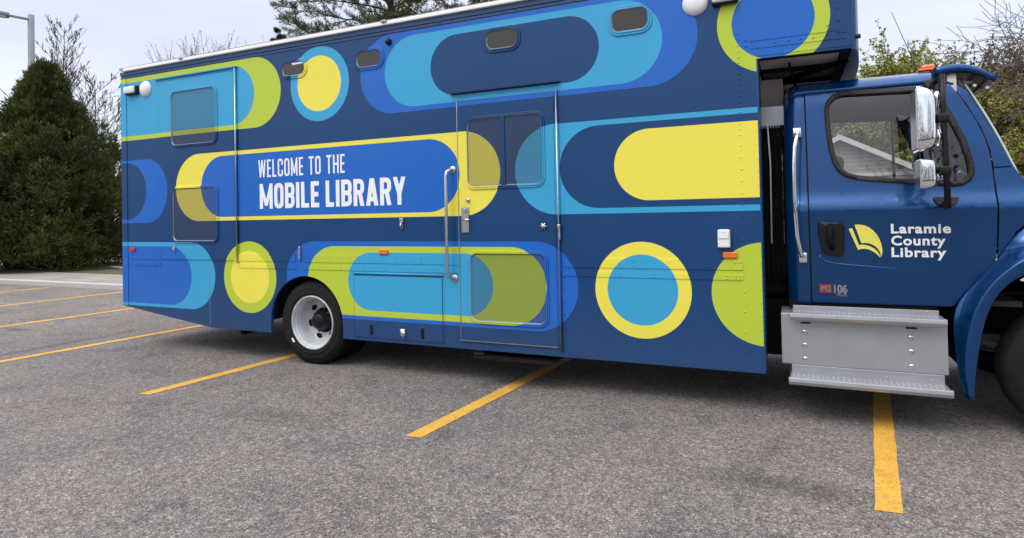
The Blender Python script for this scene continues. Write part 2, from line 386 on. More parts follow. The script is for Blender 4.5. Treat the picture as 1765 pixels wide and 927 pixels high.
bm = bmesh.new(); tube(bm, [(XO+.0, .03, 3.055), (XO+.035, .02, 3.055)], .018, 10); obj('clearance_lamp', bm, M['black'], truck)
# top rail (ribbed navy extrusion), gutter and awning roll
bm = bmesh.new(); box(bm, XR-.015, XO+.01, -.014, .02, 3.735, 3.786); box(bm, XR-.01, XO, -.007, .02, 3.700, 3.727)
for k in range(60): dome(bm, -8.3+.147*k, -.007, 3.7135, .008, .6)
obj('top_rail', bm, M['trim'], truck)
bm = bmesh.new(); box(bm, -8.40, XO-.2, -.045, .10, 3.7865, 3.8285); o = obj('gutter', bm, M['white'], truck); bevel(o, .008)
bm = bmesh.new(); box(bm, -8.43, XO-.2, -.040, .16, 3.829, 3.838); box(bm, -8.44, -8.38, -.055, .03, 3.80, 3.835)
for x in (-3.98, -7.2, -1.2): rbox(bm, (x, -.04, 3.825), (.07, .05, .03), .01)
obj('awning_cover', bm, M['roofm'], truck)
bm = bmesh.new(); box(bm, XR-.012, XR+.10, -.008, .01, .553, 3.70)
obj('rear_corner_trim', bm, WR, truck)
bm = bmesh.new()
for x in (-6.77, ): box(bm, x-.003, x+.003, -.0025, .002, .36, 1.10)
obj('panel_seam', bm, M['steel'], truck)

def window(x0, x1, z0, z1, parent, r=.07, name='window', mull=None, pm=None, fw=.03):
    """film-covered window: proud frame in the wrap, bright inner edge, glass"""
    bm = bmesh.new()
    ring(bm, rrect(x0-fw, x1+fw, z0-fw, z1+fw, r+fw), rrect(x0-fw*.45, x1+fw*.45, z0-fw*.45, z1+fw*.45, r+fw*.45), -.012, -.001)
    ring(bm, rrect(x0-fw*.42, x1+fw*.42, z0-fw*.42, z1+fw*.42, r+fw*.42), rrect(x0, x1, z0, z1, r), -.017, -.001)
    if mull: box(bm, mull-.022, mull+.022, -.015, -.0035, z0+.001, z1-.001)
    o = bevel(obj(name, bm, WR, parent), .004)
    bm = bmesh.new(); A_ = rrect(x0+.001, x1-.001, z0+.001, z1-.001, r); B_ = rrect(x0+.010, x1-.010, z0+.010, z1-.010, r-.01)
    va = [bm.verts.new((x, -.014, z)) for x, z in A_]; vb = [bm.verts.new((x, -.0032, z)) for x, z in B_]
    for i in range(len(va)): bm.faces.new((va[i], va[(i+1) % len(va)], vb[(i+1) % len(va)], vb[i]))
    plate(bm, rrect(x0+.0105, x1-.0105, z0+.0105, z1-.0105, r-.0105), -.003, -.001, 1)
    g = obj('pane', bm, [M['wtrim'], pm or WG], o)
    return o
# ---- the rear access door (left) with two film-covered windows
def doorleaf(name, x0, x1, z0, z1):
    bm = bmesh.new(); plate(bm, [(x0+.006, z0+.006), (x1-.006, z0+.006), (x1-.006, z1-.006), (x0+.006, z1-.006)], -.010, -.0006)
    d = bevel(obj(name, bm, WR, truck), .003)
    bm = bmesh.new(); ring(bm, [(x0-.008, z0-.008), (x1+.008, z0-.008), (x1+.008, z1+.008), (x0-.008, z1+.008)], [(x0+.001, z0+.001), (x1-.001, z0+.001), (x1-.001, z1-.001), (x0+.001, z1-.001)], -.006, -.0008)
    obj('door_frame', bm, M['steel'] if name == 'x' else WR, truck)
    return d
def flush_window(x0, x1, z0, z1, parent, mull=None):
    """windows that stand on a door leaf (leaf front at y = -0.010)"""
    o = window(x0, x1, z0, z1, parent, mull=mull)
    for q in [o]+list(o.children):
        for v in q.data.vertices: v.co.y -= .0096
    return o
ad_ = doorleaf('access_door', -7.695, -6.30, 1.20, 3.575)
flush_window(-7.435, -6.615, 2.70, 3.40, ad_); flush_window(-7.425, -6.612, 1.445, 2.13, ad_)
bm = bmesh.new(); tube(bm, [(-6.262, -.014, 1.17), (-6.262, -.014, 3.62)], .011, 8)
box(bm, -6.30, -6.262, -.0125, -.0105, 1.19, 3.60); obj('hinge', bm, WR, ad_); bm = bmesh.new(); tube(bm, [(-6.262, -.026, 1.18), (-6.262, -.026, 3.60)], .006, 6); obj('hinge_pin', bm, M['steel'], ad_)
bm = bmesh.new(); box(bm, -7.75, -6.235, -.03, .0, 3.603, 3.615); box(bm, -7.75, -6.235, -.012, .0, 3.596, 3.603); obj('drip_rail', bm, WR, truck)
bm = bmesh.new(); rbox(bm, (-7.405, -.018, 1.345), (.035, .018, .07), .006); tube(bm, [(-7.405, -.02, 1.36), (-7.405, -.05, 1.34)], .008, 6); obj('latch', bm, M['steel'], ad_)
# ---- entry door
ed = doorleaf('entry_door', -3.12, -2.055, .42, 2.875)
flush_window(-3.0, -2.185, 1.995, 2.675, ed, mull=-2.60)
flush_window(-2.985, -2.175, .64, 1.318, ed)
bm = bmesh.new(); tube(bm, [(-2.025, -.015, .40), (-2.025, -.015, 2.90)], .010, 8); box(bm, -2.057, -2.03, -.0125, -.0106, .42, 2.875); obj('hinge', bm, WR, ed); bm = bmesh.new(); tube(bm, [(-2.029, -.0255, .41), (-2.029, -.0255, 2.88)], .006, 6); obj('hinge_pin', bm, M['steel'], ed)
bm = bmesh.new(); box(bm, -3.122, -3.115, -.013, -.0104, .42, 2.87); box(bm, -3.11, -2.06, -.016, -.0104, .428, .436); obj('weather_strip', bm, M['steel'], ed)
bm = bmesh.new(); rbox(bm, (-3.04, -.016, 1.66), (.085, .014, .26), .004)
rbox(bm, (-3.035, -.03, 1.755), (.03, .02, .04), .006)
tube(bm, [(-3.035, -.02, 1.66), (-3.035, -.06, 1.66), (-2.965, -.062, 1.66)], .011, 8); obj('door_handle', bm, M['steel'], ed)
bm = bmesh.new(); lathe(bm, [(.0, -.016), (.017, -.016), (.024, -.006), (.024, 0)], (-3.004, -.0105, 1.86), 16); obj('keyhole', bm, M['steel'], ed)
bm = bmesh.new()
for a in range(3): tube(bm, [(-2.187+.036*math.cos(R(60*a)), -.018, 1.585+.036*math.sin(R(60*a))), (-2.187-.036*math.cos(R(60*a)), -.018, 1.585-.036*math.sin(R(60*a)))], .009, 6)
obj('door_stop', bm, M['steel'], ed)
bm = bmesh.new(); rbox(bm, (-3.6+1.58, -.02, 1.53), (.02, .03, .15), .006); rbox(bm, (-2.02, -.04, 1.585), (.035, .03, .035), .008); obj('door_holder', bm, M['steel'], truck)
bm = bmesh.new(); box(bm, -3.19, -1.995, -.045, .0, 2.958, 2.972); box(bm, -3.19, -1.995, -.05, -.04, 2.972, 2.982); obj('drip_rail', bm, M['trim'], truck)
# grab handle left of the door
bm = bmesh.new()
pts = [(-3.18, -.005, 2.185), (-3.18, -.05, 2.185)]+arcpts((-3.20, -.05, 2.165), (1, -1, 0), (0, 0, 1), .02, 60, 180, 4)
pts = [(-3.185, 0, 2.18), (-3.195, -.045, 2.175), (-3.215, -.075, 2.155), (-3.222, -.085, 2.11), (-3.222, -.085, 1.14), (-3.215, -.075, 1.09), (-3.195, -.045, 1.065), (-3.185, 0, 1.06)]
tube(bm, pts, .0165, 12)
for z in (2.18, 1.06): lathe(bm, [(0, -.012), (.03, -.012), (.04, -.004), (.04, 0)], (-3.185, 0, z), 18)
obj('grab_handle', bm, M['steel'], truck)
# luggage hatch under the wrap
bm = bmesh.new(); plate(bm, [(-4.475, .385), (-3.338, .385), (-3.338, 1.062), (-4.475, 1.062)], -.007, -.0006); ht = bevel(obj('hatch', bm, WR, truck), .003)
bm = bmesh.new(); ring(bm, [(-4.495, .37), (-3.318, .37), (-3.318, 1.08), (-4.495, 1.08)], [(-4.481, .379), (-3.332, .379), (-3.332, 1.068), (-4.481, 1.068)], -.003, -.0007)
obj('hatch_gasket', bm, WR, truck)
bm = bmesh.new(); box(bm, -4.48, -3.333, -.0085, -.001, 1.0625, 1.072); box(bm, -3.3375, -3.332, -.006, -.001, .385, 1.062); obj('hatch_shadow_gap', bm, M['seal'], truck)
bm = bmesh.new(); tube(bm, [(-4.48, -.010, 1.088), (-3.315, -.010, 1.088)], .009, 8); obj('hinge', bm, WR, ht)
for x in (-4.245, -3.585):
    bm = bmesh.new(); rbox(bm, (x, -.010, .47), (.035, .01, .11), .004); obj('vent_slot', bm, M['black'], ht)
bm = bmesh.new(); rbox(bm, (-3.827, -.014, .465), (.06, .02, .075), .006); tube(bm, [(-3.85, -.03, .49), (-3.80, -.035, .46), (-3.815, -.03, .42)], .012, 6); obj('latch', bm, M['chrome'], ht)
bm = bmesh.new(); rbox(bm, (-3.823, -.012, 1.665), (.05, .02, .05), .006); tube(bm, [(-3.823, -.02, 1.64), (-3.823, -.035, 1.61), (-3.82, -.02, 1.575)], .011, 6); rbox(bm, (-3.823, -.01, 1.60), (.035, .012, .06), .004); obj('hasp', bm, M['steel'], truck)
# portholes
for i, (x0, x1, z0, z1) in enumerate(((-5.488, -5.145, 3.395, 3.555), (-4.390, -4.055, 3.37, 3.545), (-2.765, -2.425, 3.36, 3.545), (-1.475, -1.140, 3.350, 3.55))):
    o = window(x0, x1, z0, z1, truck, r=.072, name='porthole', pm=M['tint'], fw=.036)
    if i == 0:
        bm = bmesh.new(); plate(bm, [(-5.33, 3.52), (-5.17, 3.525), (-5.17, 3.545), (-5.35, 3.545)], -.0045, -.0032); obj('blind_edge', bm, M['plast'], o)
bm = bmesh.new(); lathe(bm, [(.0, -.05), (.02, -.048), (.033, -.03), (.036, 0)], (-3.95, 0, 3.607), 18); obj('camera_housing', bm, M['black'], truck)
# scene lamps and round white domes
for x0, x1 in ((-8.345, -8.095), (-.59, -.375)):
    xm = (x0+x1)/2
    bm = bmesh.new(); rbox(bm, (xm, -.025, 3.51), (x1-x0, .05, .125), .02); o = obj('scene_lamp', bm, M['black'], truck, True)
    bm = bmesh.new(); rbox(bm, (xm-.01, -.055, 3.515), ((x1-x0)*.86, .04, .095), .018); obj('lens', bm, M['lens'], o, True)
for x in (-7.962, -.73):
    bm = bmesh.new(); lathe(bm, [(0, -.05), (.04, -.048), (.08, -.036), (.104, -.015), (.109, 0)], (x, -.001, 3.51), 36); obj('dome_lamp', bm, M['plast'], truck, True)
# marker lamps, outlet box
for x, c in ((-8.268, 'red'), (-4.068, 'amber'), (-.496, 'amber')):
    bm = bmesh.new(); rbox(bm, (x, -.010, 1.325), (.115, .025, .05), .007); obj('marker_lamp', bm, M[c], truck)
bm = bmesh.new(); rbox(bm, (-.54, -.025, 1.465), (.1, .05, .155), .014); rbox(bm, (-.54, -.052, 1.50), (.085, .012, .07), .005); dome(bm, -.54, -.058, 1.525, .008, .7); obj('outlet_box', bm, M['plast'], truck)
bm = bmesh.new(); rbox(bm, (-5.262, -.012, 1.30), (.032, .022, .16), .008); obj('arch_latch', bm, M['steel'], truck)
# folding step under the door, mud flap, exhaust
bm = bmesh.new(); box(bm, -2.95, -2.10, -.06, .25, .285, .30); box(bm, -2.95, -2.10, -.065, -.055, .27, .305)
rbox(bm, (-2.90, -.03, .315), (.12, .05, .02), .006); o = obj('folding_step', bm, M['black'], truck)
bm = bmesh.new(); box(bm, -6.56, -6.50, .28, .55, .22, 1.1); obj('mud_flap', bm, M['matte'], truck)
bm = bmesh.new()
for y in (.86, 1.56): box(bm, XR+.3, 2.5, y, y+.08, .62, .88)
for x in (-7.9, -6.4, -4.2, -2.2, -.6, .9, 2.2): box(bm, x, x+.08, .94, 1.56, .66, .84)
tube(bm, [(-5.145, .5, .485), (-5.145, 2.0, .485)], .09, 12); lathe(bm, [(.05, -.2), (.2, -.1), (.22, 0), (.2, .1), (.05, .2)], (-5.145, 1.25, .5), 20, 'X')
tube(bm, [(1.86, .35, .46), (1.86, 2.15, .46)], .06, 12)
box(bm, -.2, 1.0, 1.7, 2.35, .35, .85); box(bm, -2.0, -.9, .4, .85, .35, .8)  # plain tank boxes, added to block light passing underneath
obj('chassis', bm, M['matte'], truck)
bm = bmesh.new(); rbox(bm, (-.10, 1.0, 1.25), (.16, .5, .22), .02); rbox(bm, (-.05, .8, 1.18), (.05, .25, .14), .01)
for k in range(4): dome(bm, -.16+.04*k, .74, 1.3-.05*(k % 2), .012, .8)
obj('air_bracket', bm, M['under'], truck)
for x, y0 in ((AX, .036), (AX, 1.75)):
    bm = bmesh.new()   # wheel arch liners
    n = 24
    a = [bm.verts.new((x-(AR+.01)*math.cos(PI*k/n), y0, AZ+(AR+.01)*math.sin(PI*k/n))) for k in range(n+1)]
    b = [bm.verts.new((x-(AR+.01)*math.cos(PI*k/n), y0+.7, AZ+(AR+.01)*math.sin(PI*k/n))) for k in range(n+1)]
    for k in range(n): bm.faces.new((a[k], a[k+1], b[k+1], b[k]))
    obj('arch_liner', bm, M['matte'], truck)
# ---- wheels
def wheel(x, yo, s, dish):
    """yo outer face, s=+1 near side (axis into the truck), dish depth"""
    w_ = .27; zc = .4865
    bm = bmesh.new(); T = .4865
    pf = [(.314, .012), (.33, .002), (.335, .004), (.345, -.003), (.36, -.006), (.363, -.003), (.40, -.007), (.425, -.005), (.428, -.001), (.445, .002), (.449, .008), (.462, .012), (.478, .03), (T, .05), (T, w_-.05), (.478, w_-.03), (.46, w_-.01), (.32, w_)]
    lathe(bm, [(r, t*s) for r, t in pf], (x, yo, zc), 72)
    for k in range(72):      # shoulder tread blocks
        a = 2*PI*k/72
        for t0, t1 in ((.03, .085), (w_-.085, w_-.03)):
            b2 = bmesh.new(); box(b2, -.013, .013, t0*s, t1*s, 0, .005); merge(bm, b2, Matrix.Translation((x, yo, zc)) @ Matrix.Rotation(a, 4, 'Y') @ Matrix.Translation((0, 0, T-.002)))
    tw = obj('tyre', bm, M['rubber'], truck, recalc=False)
    bm = bmesh.new()
    if dish:
        pf = [(.314, .018), (.316, .004), (.306, -.004), (.296, .004), (.290, .022), (.287, .034), (.276, .040), (.272, .052), (.271, .085), (.264, .092), (.266, .10), (.257, .12), (.252, .155), (.236, .178), (.228, .192), (.16, .205), (.150, .208)]
    else:
        pf = [(.314, .02), (.316, .004), (.306, -.004), (.296, .006), (.288, .03), (.26, .05), (.24, .06), (.2, .02), (.16, -.03), (.14, -.035), (.05, -.035)]
    lathe(bm, [(r, t*s) for r, t in pf], (x, yo, zc), 64)
    rm = obj('rim', bm, M['rim'], tw, True, recalc=False)
    yd = .202 if dish else -.035
    if dish:
        for k in range(6):
            a = R(60*k+12); bm = bmesh.new()
            b2 = bmesh.new(); lathe(b2, [(0, 0), (1, 0)], (0, 0, 0), 20, 'Y')
            merge(bm, b2, Matrix.Translation((x+.196*math.cos(a), yo+(yd-.014)*s, zc+.196*math.sin(a))) @ Matrix.Rotation(-a, 4, 'Y') @ Matrix.Diagonal((.030, 1, .043, 1)))
            obj('hand_hole', bm, M['matte'], rm)
    bm = bmesh.new()
    d0 = yd
    lathe(bm, [(0, (d0-.125 if dish else d0-.10)*s), (.07, (d0-.12 if dish else d0-.1)*s), (.088, (d0-.11 if dish else d0-.08)*s), (.092, (d0-.08)*s if dish else (d0-.04)*s), (.112, (d0-.065)*s if dish else (d0-.02)*s), (.120, (d0-.0)*s), (.138, (d0-.006)*s)], (x, yo, zc), 32)
    for k in range(10):
        a = R(36*k)
        p = Vector((x+.122*math.cos(a), yo, zc+.122*math.sin(a)))
        tube(bm, [p+Vector((0, (d0+.002)*s, 0)), p+Vector((0, (d0-.045)*s, 0))], .017, 6)
    obj('hub', bm, M['black'] if dish else M['steel'], tw, recalc=False)
    return tw
for x, yo, s, d in ((-5.145, .045, 1, True), (-5.145, W-.045, -1, True), (1.86, .10, 1, False), (1.86, W-.10, -1, False)):
    wheel(x, yo, s, d)
for s, yo in ((1, .045+.31), (-1, W-.045-.31)):      # inner duals
    bm = bmesh.new(); T = .4865
    lathe(bm, [(r, t*s) for r, t in [(.25, .0), (.38, -.002), (.462, .012), (T, .05), (T, .22), (.46, .25), (.25, .26)]], (-5.145, yo, T), 48); obj('inner_tyre', bm, M['rubber'], truck, recalc=False)
bm = bmesh.new(); box(bm, -.012, .012, -.001, .002, -.028, .028)
b2 = bmesh.new(); merge(b2, bm, Matrix.Translation((-5.145-.355*math.cos(R(38)), .034, .4865-.355*math.sin(R(38)))) @ Matrix.Rotation(R(-38), 4, 'Y') @ Matrix.Rotation(R(0), 4, 'X')); obj('tyre_mark', b2, M['letter'], truck)
# ------------------------------------------------------------ the cab
def interp(t, tab):
    if t <= tab[0][0]: return tab[0][1]
    for (a, b), (c, d) in zip(tab, tab[1:]):
        if t <= c: return b+(d-b)*(t-a)/(c-a)
    return tab[-1][1]
def smooth3(f, t, h=.03): return (f(t-h)+2*f(t)+f(t+h))/4
PZ = [(.25, .30), (.90, .235), (1.2, .212), (1.62, .196), (1.70, .186), (1.735, .198), (1.80, .232), (1.88, .245), (2.2, .268), (2.6, .315), (2.70, .340), (2.75, .375), (2.785, .44), (2.80, .50)]
def yc(x, z):
    y = smooth3(lambda t: interp(t, PZ), z, .02)
    if x < .07:
        t = min(1, (.07-x)/.14); y += .14*(1-math.sqrt(max(0, 1-t*t)))
    y += .03*max(0, x-1.0)**2
    return y
def poly_area_fill(loops):
    bm = bmesh.new(); es = []
    for lp in loops:
        vs_ = [bm.verts.new((x, 0, z)) for x, z in lp]
        for i in range(len(vs_)): es.append(bm.edges.new((vs_[i], vs_[(i+1) % len(vs_)])))
    bmesh.ops.triangle_fill(bm, edges=es, use_beauty=True, use_dissolve=False)
    return bm
def cuts(bm, step=.05):
    xs = [v.co.x for v in bm.verts]; zs = [v.co.z for v in bm.verts]
    t = math.floor(min(xs)/step)*step+step
    while t < max(xs):
        bmesh.ops.bisect_plane(bm, geom=bm.verts[:]+bm.edges[:]+bm.faces[:], plane_co=(t, 0, 0), plane_no=(1, 0, 0)); t += step
    t = math.floor(min(zs)/step)*step+step
    while t < max(zs):
        bmesh.ops.bisect_plane(bm, geom=bm.verts[:]+bm.edges[:]+bm.faces[:], plane_co=(0, 0, t), plane_no=(0, 0, 1)); t += step
def roundpoly(pts, r, n=4):
    """round the corners of a polygon; r a number or list"""
    out = []; N = len(pts)
    for i in range(N):
        p = Vector(pts[i]); a = Vector(pts[i-1]); b = Vector(pts[(i+1) % N]); rr = r[i] if isinstance(r, (list, tuple)) else r
        da = (a-p); db = (b-p); d = min(rr, da.length*.45, db.length*.45)
        if d < 1e-4: out.append(tuple(p)); continue
        s = p+da.normalized()*d; e = p+db.normalized()*d
        for k in range(n+1):
            t = k/n; out.append(tuple(s*(1-t)**2+p*2*t*(1-t)+e*t*t))
    return out
def offset(pts, d):
    """grow an outline by d"""
    N = len(pts); A = sum(pts[i][0]*pts[(i+1) % N][1]-pts[(i+1) % N][0]*pts[i][1] for i in range(N)); s = 1 if A > 0 else -1
    o = []
    for i in range(N):
        a = Vector(pts[i-1]); p = Vector(pts[i]); b = Vector(pts[(i+1) % N])
        t = (b-a); t = t.normalized() if t.length > 0 else Vector((1, 0)); o.append((p.x+t.y*d*s, p.y-t.x*d*s))
    return o
def panel(name, loops, m, parent, far=False, thick=.02, off=0, step=.05, yf=None):
    bm = poly_area_fill(loops); cuts(bm, step)
    for v in bm.verts:
        y = (yf or yc)(v.co.x, v.co.z)-off; v.co.y = (W-y) if far else y
    bmesh.ops.recalc_face_normals(bm, faces=bm.faces)
    # make normals face outwards
    s = sum(f.normal.y*f.calc_area() for f in bm.faces)
    if (s > 0) != far: bmesh.ops.reverse_faces(bm, faces=bm.faces)
    o = obj(name, bm, m, parent, True, recalc=False)
    if thick:
        k = o.modifiers.new('thick', 'SOLIDIFY'); k.thickness = thick; k.offset = -1
        b = o.modifiers.new('bev', 'BEVEL'); b.width = .005; b.segments = 2; b.limit_method = 'ANGLE'; b.angle_limit = R(50); b.harden_normals = True
    return o
DOOR = roundpoly([(.128, .915), (1.107, .925), (1.374, 1.25), (1.392, 1.62), (1.388, 1.88), (1.372, 2.12), (1.322, 2.30), (1.235, 2.50), (1.135, 2.685), (.118, 2.735)],
                 [.02, .03, .06, .1, .1, .1, .1, .1, .06, .03])
WIN = [(.262, 2.50), (.270, 2.33), (.285, 2.20), (.308, 2.09), (.345, 2.01), (.40, 1.962), (.48, 1.935), (.585, 1.918), (.75, 1.900), (.90, 1.884), (1.05, 1.866), (1.13, 1.858), (1.19, 1.862), (1.235, 1.888), (1.262, 1.935), (1.266, 2.0),
       (1.252, 2.09), (1.222, 2.21), (1.18, 2.33), (1.13, 2.45), (1.085, 2.55), (1.06, 2.61), (1.03, 2.642), (.98, 2.652), (.85, 2.658), (.65, 2.667), (.46, 2.676), (.38, 2.674), (.325, 2.652), (.285, 2.61), (.266, 2.56)]
REAR = [(-.055, .93), (.116, .905), (.106, 2.738), (-.055, 2.70)]
for far in (False, True):
    d = panel('cab_door', [DOOR, WIN], M['cab'], truck, far, step=.04)
    if not far: door = d
    sg = -1 if not far else 1
    # rubber frame and glass
    bm = poly_area_fill([offset(WIN, .004), offset(WIN, -.034)]); cuts(bm, .08)
    for v in bm.verts: y = yc(v.co.x, v.co.z)-.004; v.co.y = W-y if far else y
    bmesh.ops.recalc_face_normals(bm, faces=bm.faces)
    o = obj('window_frame', bm, M['seal'], d, True); k = o.modifiers.new('t', 'SOLIDIFY'); k.thickness = .03; k.offset = 0
    bm = poly_area_fill([offset(WIN, -.030)]); cuts(bm, .08)
    for v in bm.verts: y = yc(v.co.x, v.co.z)+.012; v.co.y = W-y if far else y
    obj('window_glass', bm, M['glass'], d, True)
    bm = bmesh.new(); y = .262 if not far else W-.262
    tube(bm, [(1.0, y+.018 if not far else y-.018, 1.90), (.985, y+.03 if not far else y-.03, 2.64)], .014, 6)
    obj('window_divider', bm, M['seal'], d)
    panel('cab_corner', [REAR], M['cab'], truck, far)
    # pillar between door and windshield, and cowl side
    panel('windshield_pillar', [[(1.150, 2.685), (1.247, 2.505), (1.334, 2.305), (1.384, 2.125), (1.398, 1.995), (1.515, 1.995), (1.415, 2.235), (1.30, 2.50), (1.215, 2.69)]], M['cab'], truck, far, yf=lambda x, z: yc(x, z)+.01)
    panel('cowl_side', [[(1.400, 1.985), (1.405, 1.62), (1.388, 1.26), (1.42, 1.30), (1.50, 1.50), (1.62, 1.62), (1.66, 1.70), (1.60, 1.83), (1.52, 1.985)]], M['cab'], truck, far, yf=lambda x, z: yc(x, z)+.008)
# black shut-line backing
for far in (False, True):
    bm = bmesh.new()
    pts = [(-.02, .95), (1.10, .95), (1.36, 1.27), (1.36, 1.9), (1.32, 2.2), (1.10, 2.66), (0, 2.68)]
    a = poly_area_fill([pts, offset(WIN, .02)]); cuts(a, .1)
    for v in a.verts: y = yc(v.co.x, v.co.z)+.035; v.co.y = W-y if far else y
    merge(bm, a)
    obj('door_lining', bm, M['dark'], truck)
# roof skin
bm = bmesh.new(); nx = 22; rows = []
tt = [(.318, 2.69), (.335, 2.72), (.36, 2.75), (.40, 2.778), (.46, 2.798), (.60, 2.815), (.9, 2.83), (1.25, 2.835)]
tt = tt+[(W-y, z) for y, z in tt[-2::-1]]
for i in range(nx+1):
    x = -.06+1.23*i/nx; rr = []
    dz = 0
    if x < .06: t = (.06-x)/.12; dz = -.10*(1-math.sqrt(max(0, 1-t*t)))
    if x > 1.05: dz = -.05*((x-1.05)/.12)**2
    for y, z in tt:
        inn = .12*(1-math.sqrt(max(0, 1-((.07-x)/.14)**2))) if x < .07 else 0
        yy = y+inn*(1 if y < 1.25 else -1) if abs(y-1.25) > .3 else y
        rr.append(bm.verts.new((x, yy, z+dz*(1 if z > 2.7 else .4))))
    rows.append(rr)
for a, b in zip(rows, rows[1:]):
    for k in range(len(tt)-1): bm.faces.new((a[k], b[k], b[k+1], a[k+1]))
o = obj('cab_roof', bm, M['cab'], truck, True); k = o.modifiers.new('t', 'SOLIDIFY'); k.thickness = .025; k.offset = -1 if True else 1
bm = bmesh.new(); box(bm, -.035, -.015, .36, W-.36, .9, 2.70); obj('cab_back', bm, M['cabd'], truck)
bm = bmesh.new(); box(bm, 0, 1.3, .36, W-.36, 2.66, 2.68); obj('headliner', bm, M['head'], truck)
# interior
bm = bmesh.new(); box(bm, 0, 1.55, .30, W-.30, .93, .97); rbox(bm, (1.42, 1.25, 1.62), (.42, 1.85, .5), .08); rbox(bm, (1.5, 1.25, 1.88), (.25, 1.8, .08), .03)
obj('dashboard', bm, M['dark'], truck)
for y in (.72, 1.78):
    bm = bmesh.new(); rbox(bm, (.55, y, 1.40), (.5, .5, .16), .05, 4); rbox(bm, (.30, y, 1.80), (.14, .48, .72), .055, 4, Matrix.Rotation(R(8), 3, 'Y'))
    rbox(bm, (.22, y, 2.22), (.10, .26, .18), .045, 4); obj('seat', bm, M['seat'], truck, True)
bm = bmesh.new(); c = Vector((1.08, .72, 1.88)); n_ = 28
e1 = Vector((0, 1, 0)); e2 = Vector((-.55, 0, .83)).normalized()
loop = [c+e1*(.23*math.cos(2*PI*k/n_))+e2*(.23*math.sin(2*PI*k/n_)) for k in range(n_+1)]
tube(bm, loop, .016, 6); tube(bm, [c, c+Vector((.25, 0, -.18))], .03, 6); tube(bm, [c-e1*.22, c+e1*.22], .014, 6); obj('steering_wheel', bm, M['black'], truck)
# windshield: curved, raked
def ws(u, v):      # u across 0..1, v up 0..1
    y = .335+(W-.67)*u; bow = 1-(2*u-1)**2
    x0, z0 = 1.565, 1.86; x1, z1 = 1.215, 2.69
    return Vector((x0+(x1-x0)*v+.13*bow*(1-.3*v)+.02*math.sin(PI*v), y+(.02*v if u < .5 else -.02*v), z0+(z1-z0)*v))
bm = bmesh.new(); G = [[bm.verts.new(ws(i/20, j/10)) for j in range(11)] for i in range(21)]
for i in range(20):
    for j in range(10): bm.faces.new((G[i][j], G[i+1][j], G[i+1][j+1], G[i][j+1]))
obj('windshield', bm, M['wsglass'], truck, True)
bm = bmesh.new()
for u in (0, 1): tube(bm, [ws(u, j/10)+Vector((-.012, 0, .0)) for j in range(11)], .024, 8)
for v in (0, 1): tube(bm, [ws(i/20, v) for i in range(21)], .024, 8)
obj('windshield_seal', bm, M['seal'], truck)
M['edge'] = mat('pale_glass_edge', (.45, .58, .56), .15, spec=.8)
for u in (.012, .988):
    bm = bmesh.new(); tube(bm, [ws(u, j/10)+Vector((.006, 0, .012)) for j in range(11)], [.016]*11, 6); obj('windshield_edge', bm, M['edge'], truck)
# sun visor over the windshield
bm = bmesh.new(); nu, nv = 12, 28; T = []; Bt = []
for j in range(nv+1):
    v = j/nv; y = .285+(W-.57)*v; ed_ = max(0, 1-min(v, 1-v)/.085)       # 1 at the ends
    dr = .03*ed_**2
    a, b = [], []
    for i in range(nu+1):
        u = i/nu; x = 1.045+.415*u-.015*ed_*u+.05*(1-(2*v-1)**2)*u
        z = 2.808+.030*math.sin(PI*min(1, u*1.1))-.105*u**3-dr*(.35+.65*math.sin(PI*min(1, u*.9)))
        a.append(bm.verts.new((x, y, z))); b.append(bm.verts.new((x-.02*u*ed_, y+(.018 if v < .5 else -.018)*ed_, z-.016-.06*ed_*(1-.6*u))))
    T.append(a); Bt.append(b)
for j in range(nv):
    for i in range(nu):
        bm.faces.new((T[j][i], T[j][i+1], T[j+1][i+1], T[j+1][i])).material_index = 0
        bm.faces.new((Bt[j][i], Bt[j+1][i], Bt[j+1][i+1], Bt[j][i+1])).material_index = 1
for j in range(nv):
    bm.faces.new((T[j][nu], Bt[j][nu], Bt[j+1][nu], T[j+1][nu])).material_index = 1
    bm.faces.new((T[j][0], Bt[j][0], Bt[j+1][0], T[j+1][0])).material_index = 1
for j in (0, nv):
    for i in range(nu): bm.faces.new((T[j][i], T[j][i+1], Bt[j][i+1], Bt[j][i])).material_index = 0
vz = obj('sun_visor', bm, [M['cab'], M['black']], truck, True)
bm = bmesh.new()
for x in (1.22, 1.31, 1.39): tube(bm, [(x, .34, 2.665-.3*(x-1.22)), (x+.06, .8, 2.745-.35*(x-1.22)), (x+.1, 1.25, 2.76-.35*(x-1.22)), (x+.06, 1.7, 2.745-.35*(x-1.22)), (x, W-.34, 2.665-.3*(x-1.22))], .012, 6)
box(bm, 1.13, 1.19, .33, .40, 2.60, 2.76); box(bm, 1.13, 1.19, W-.40, W-.33, 2.60, 2.76); obj('visor_brace', bm, M['under'], vz)
# roof marker lamps
for y in (.52, .95, 1.25, 1.55, 1.98):
    bm = bmesh.new(); rbox(bm, (1.035, y, 2.845), (.10, .055, .045), .018, 3); rbox(bm, (1.03, y, 2.825), (.13, .075, .02), .008); obj('roof_marker', bm, M['amber'], truck, True)
bm = bmesh.new(); tube(bm, [(1.30, 1.90, 2.80), (1.27, 1.92, 2.86), (.98, 1.94, 3.73)], [.012, .005, .0025], 6); obj('antenna', bm, M['black'], truck)
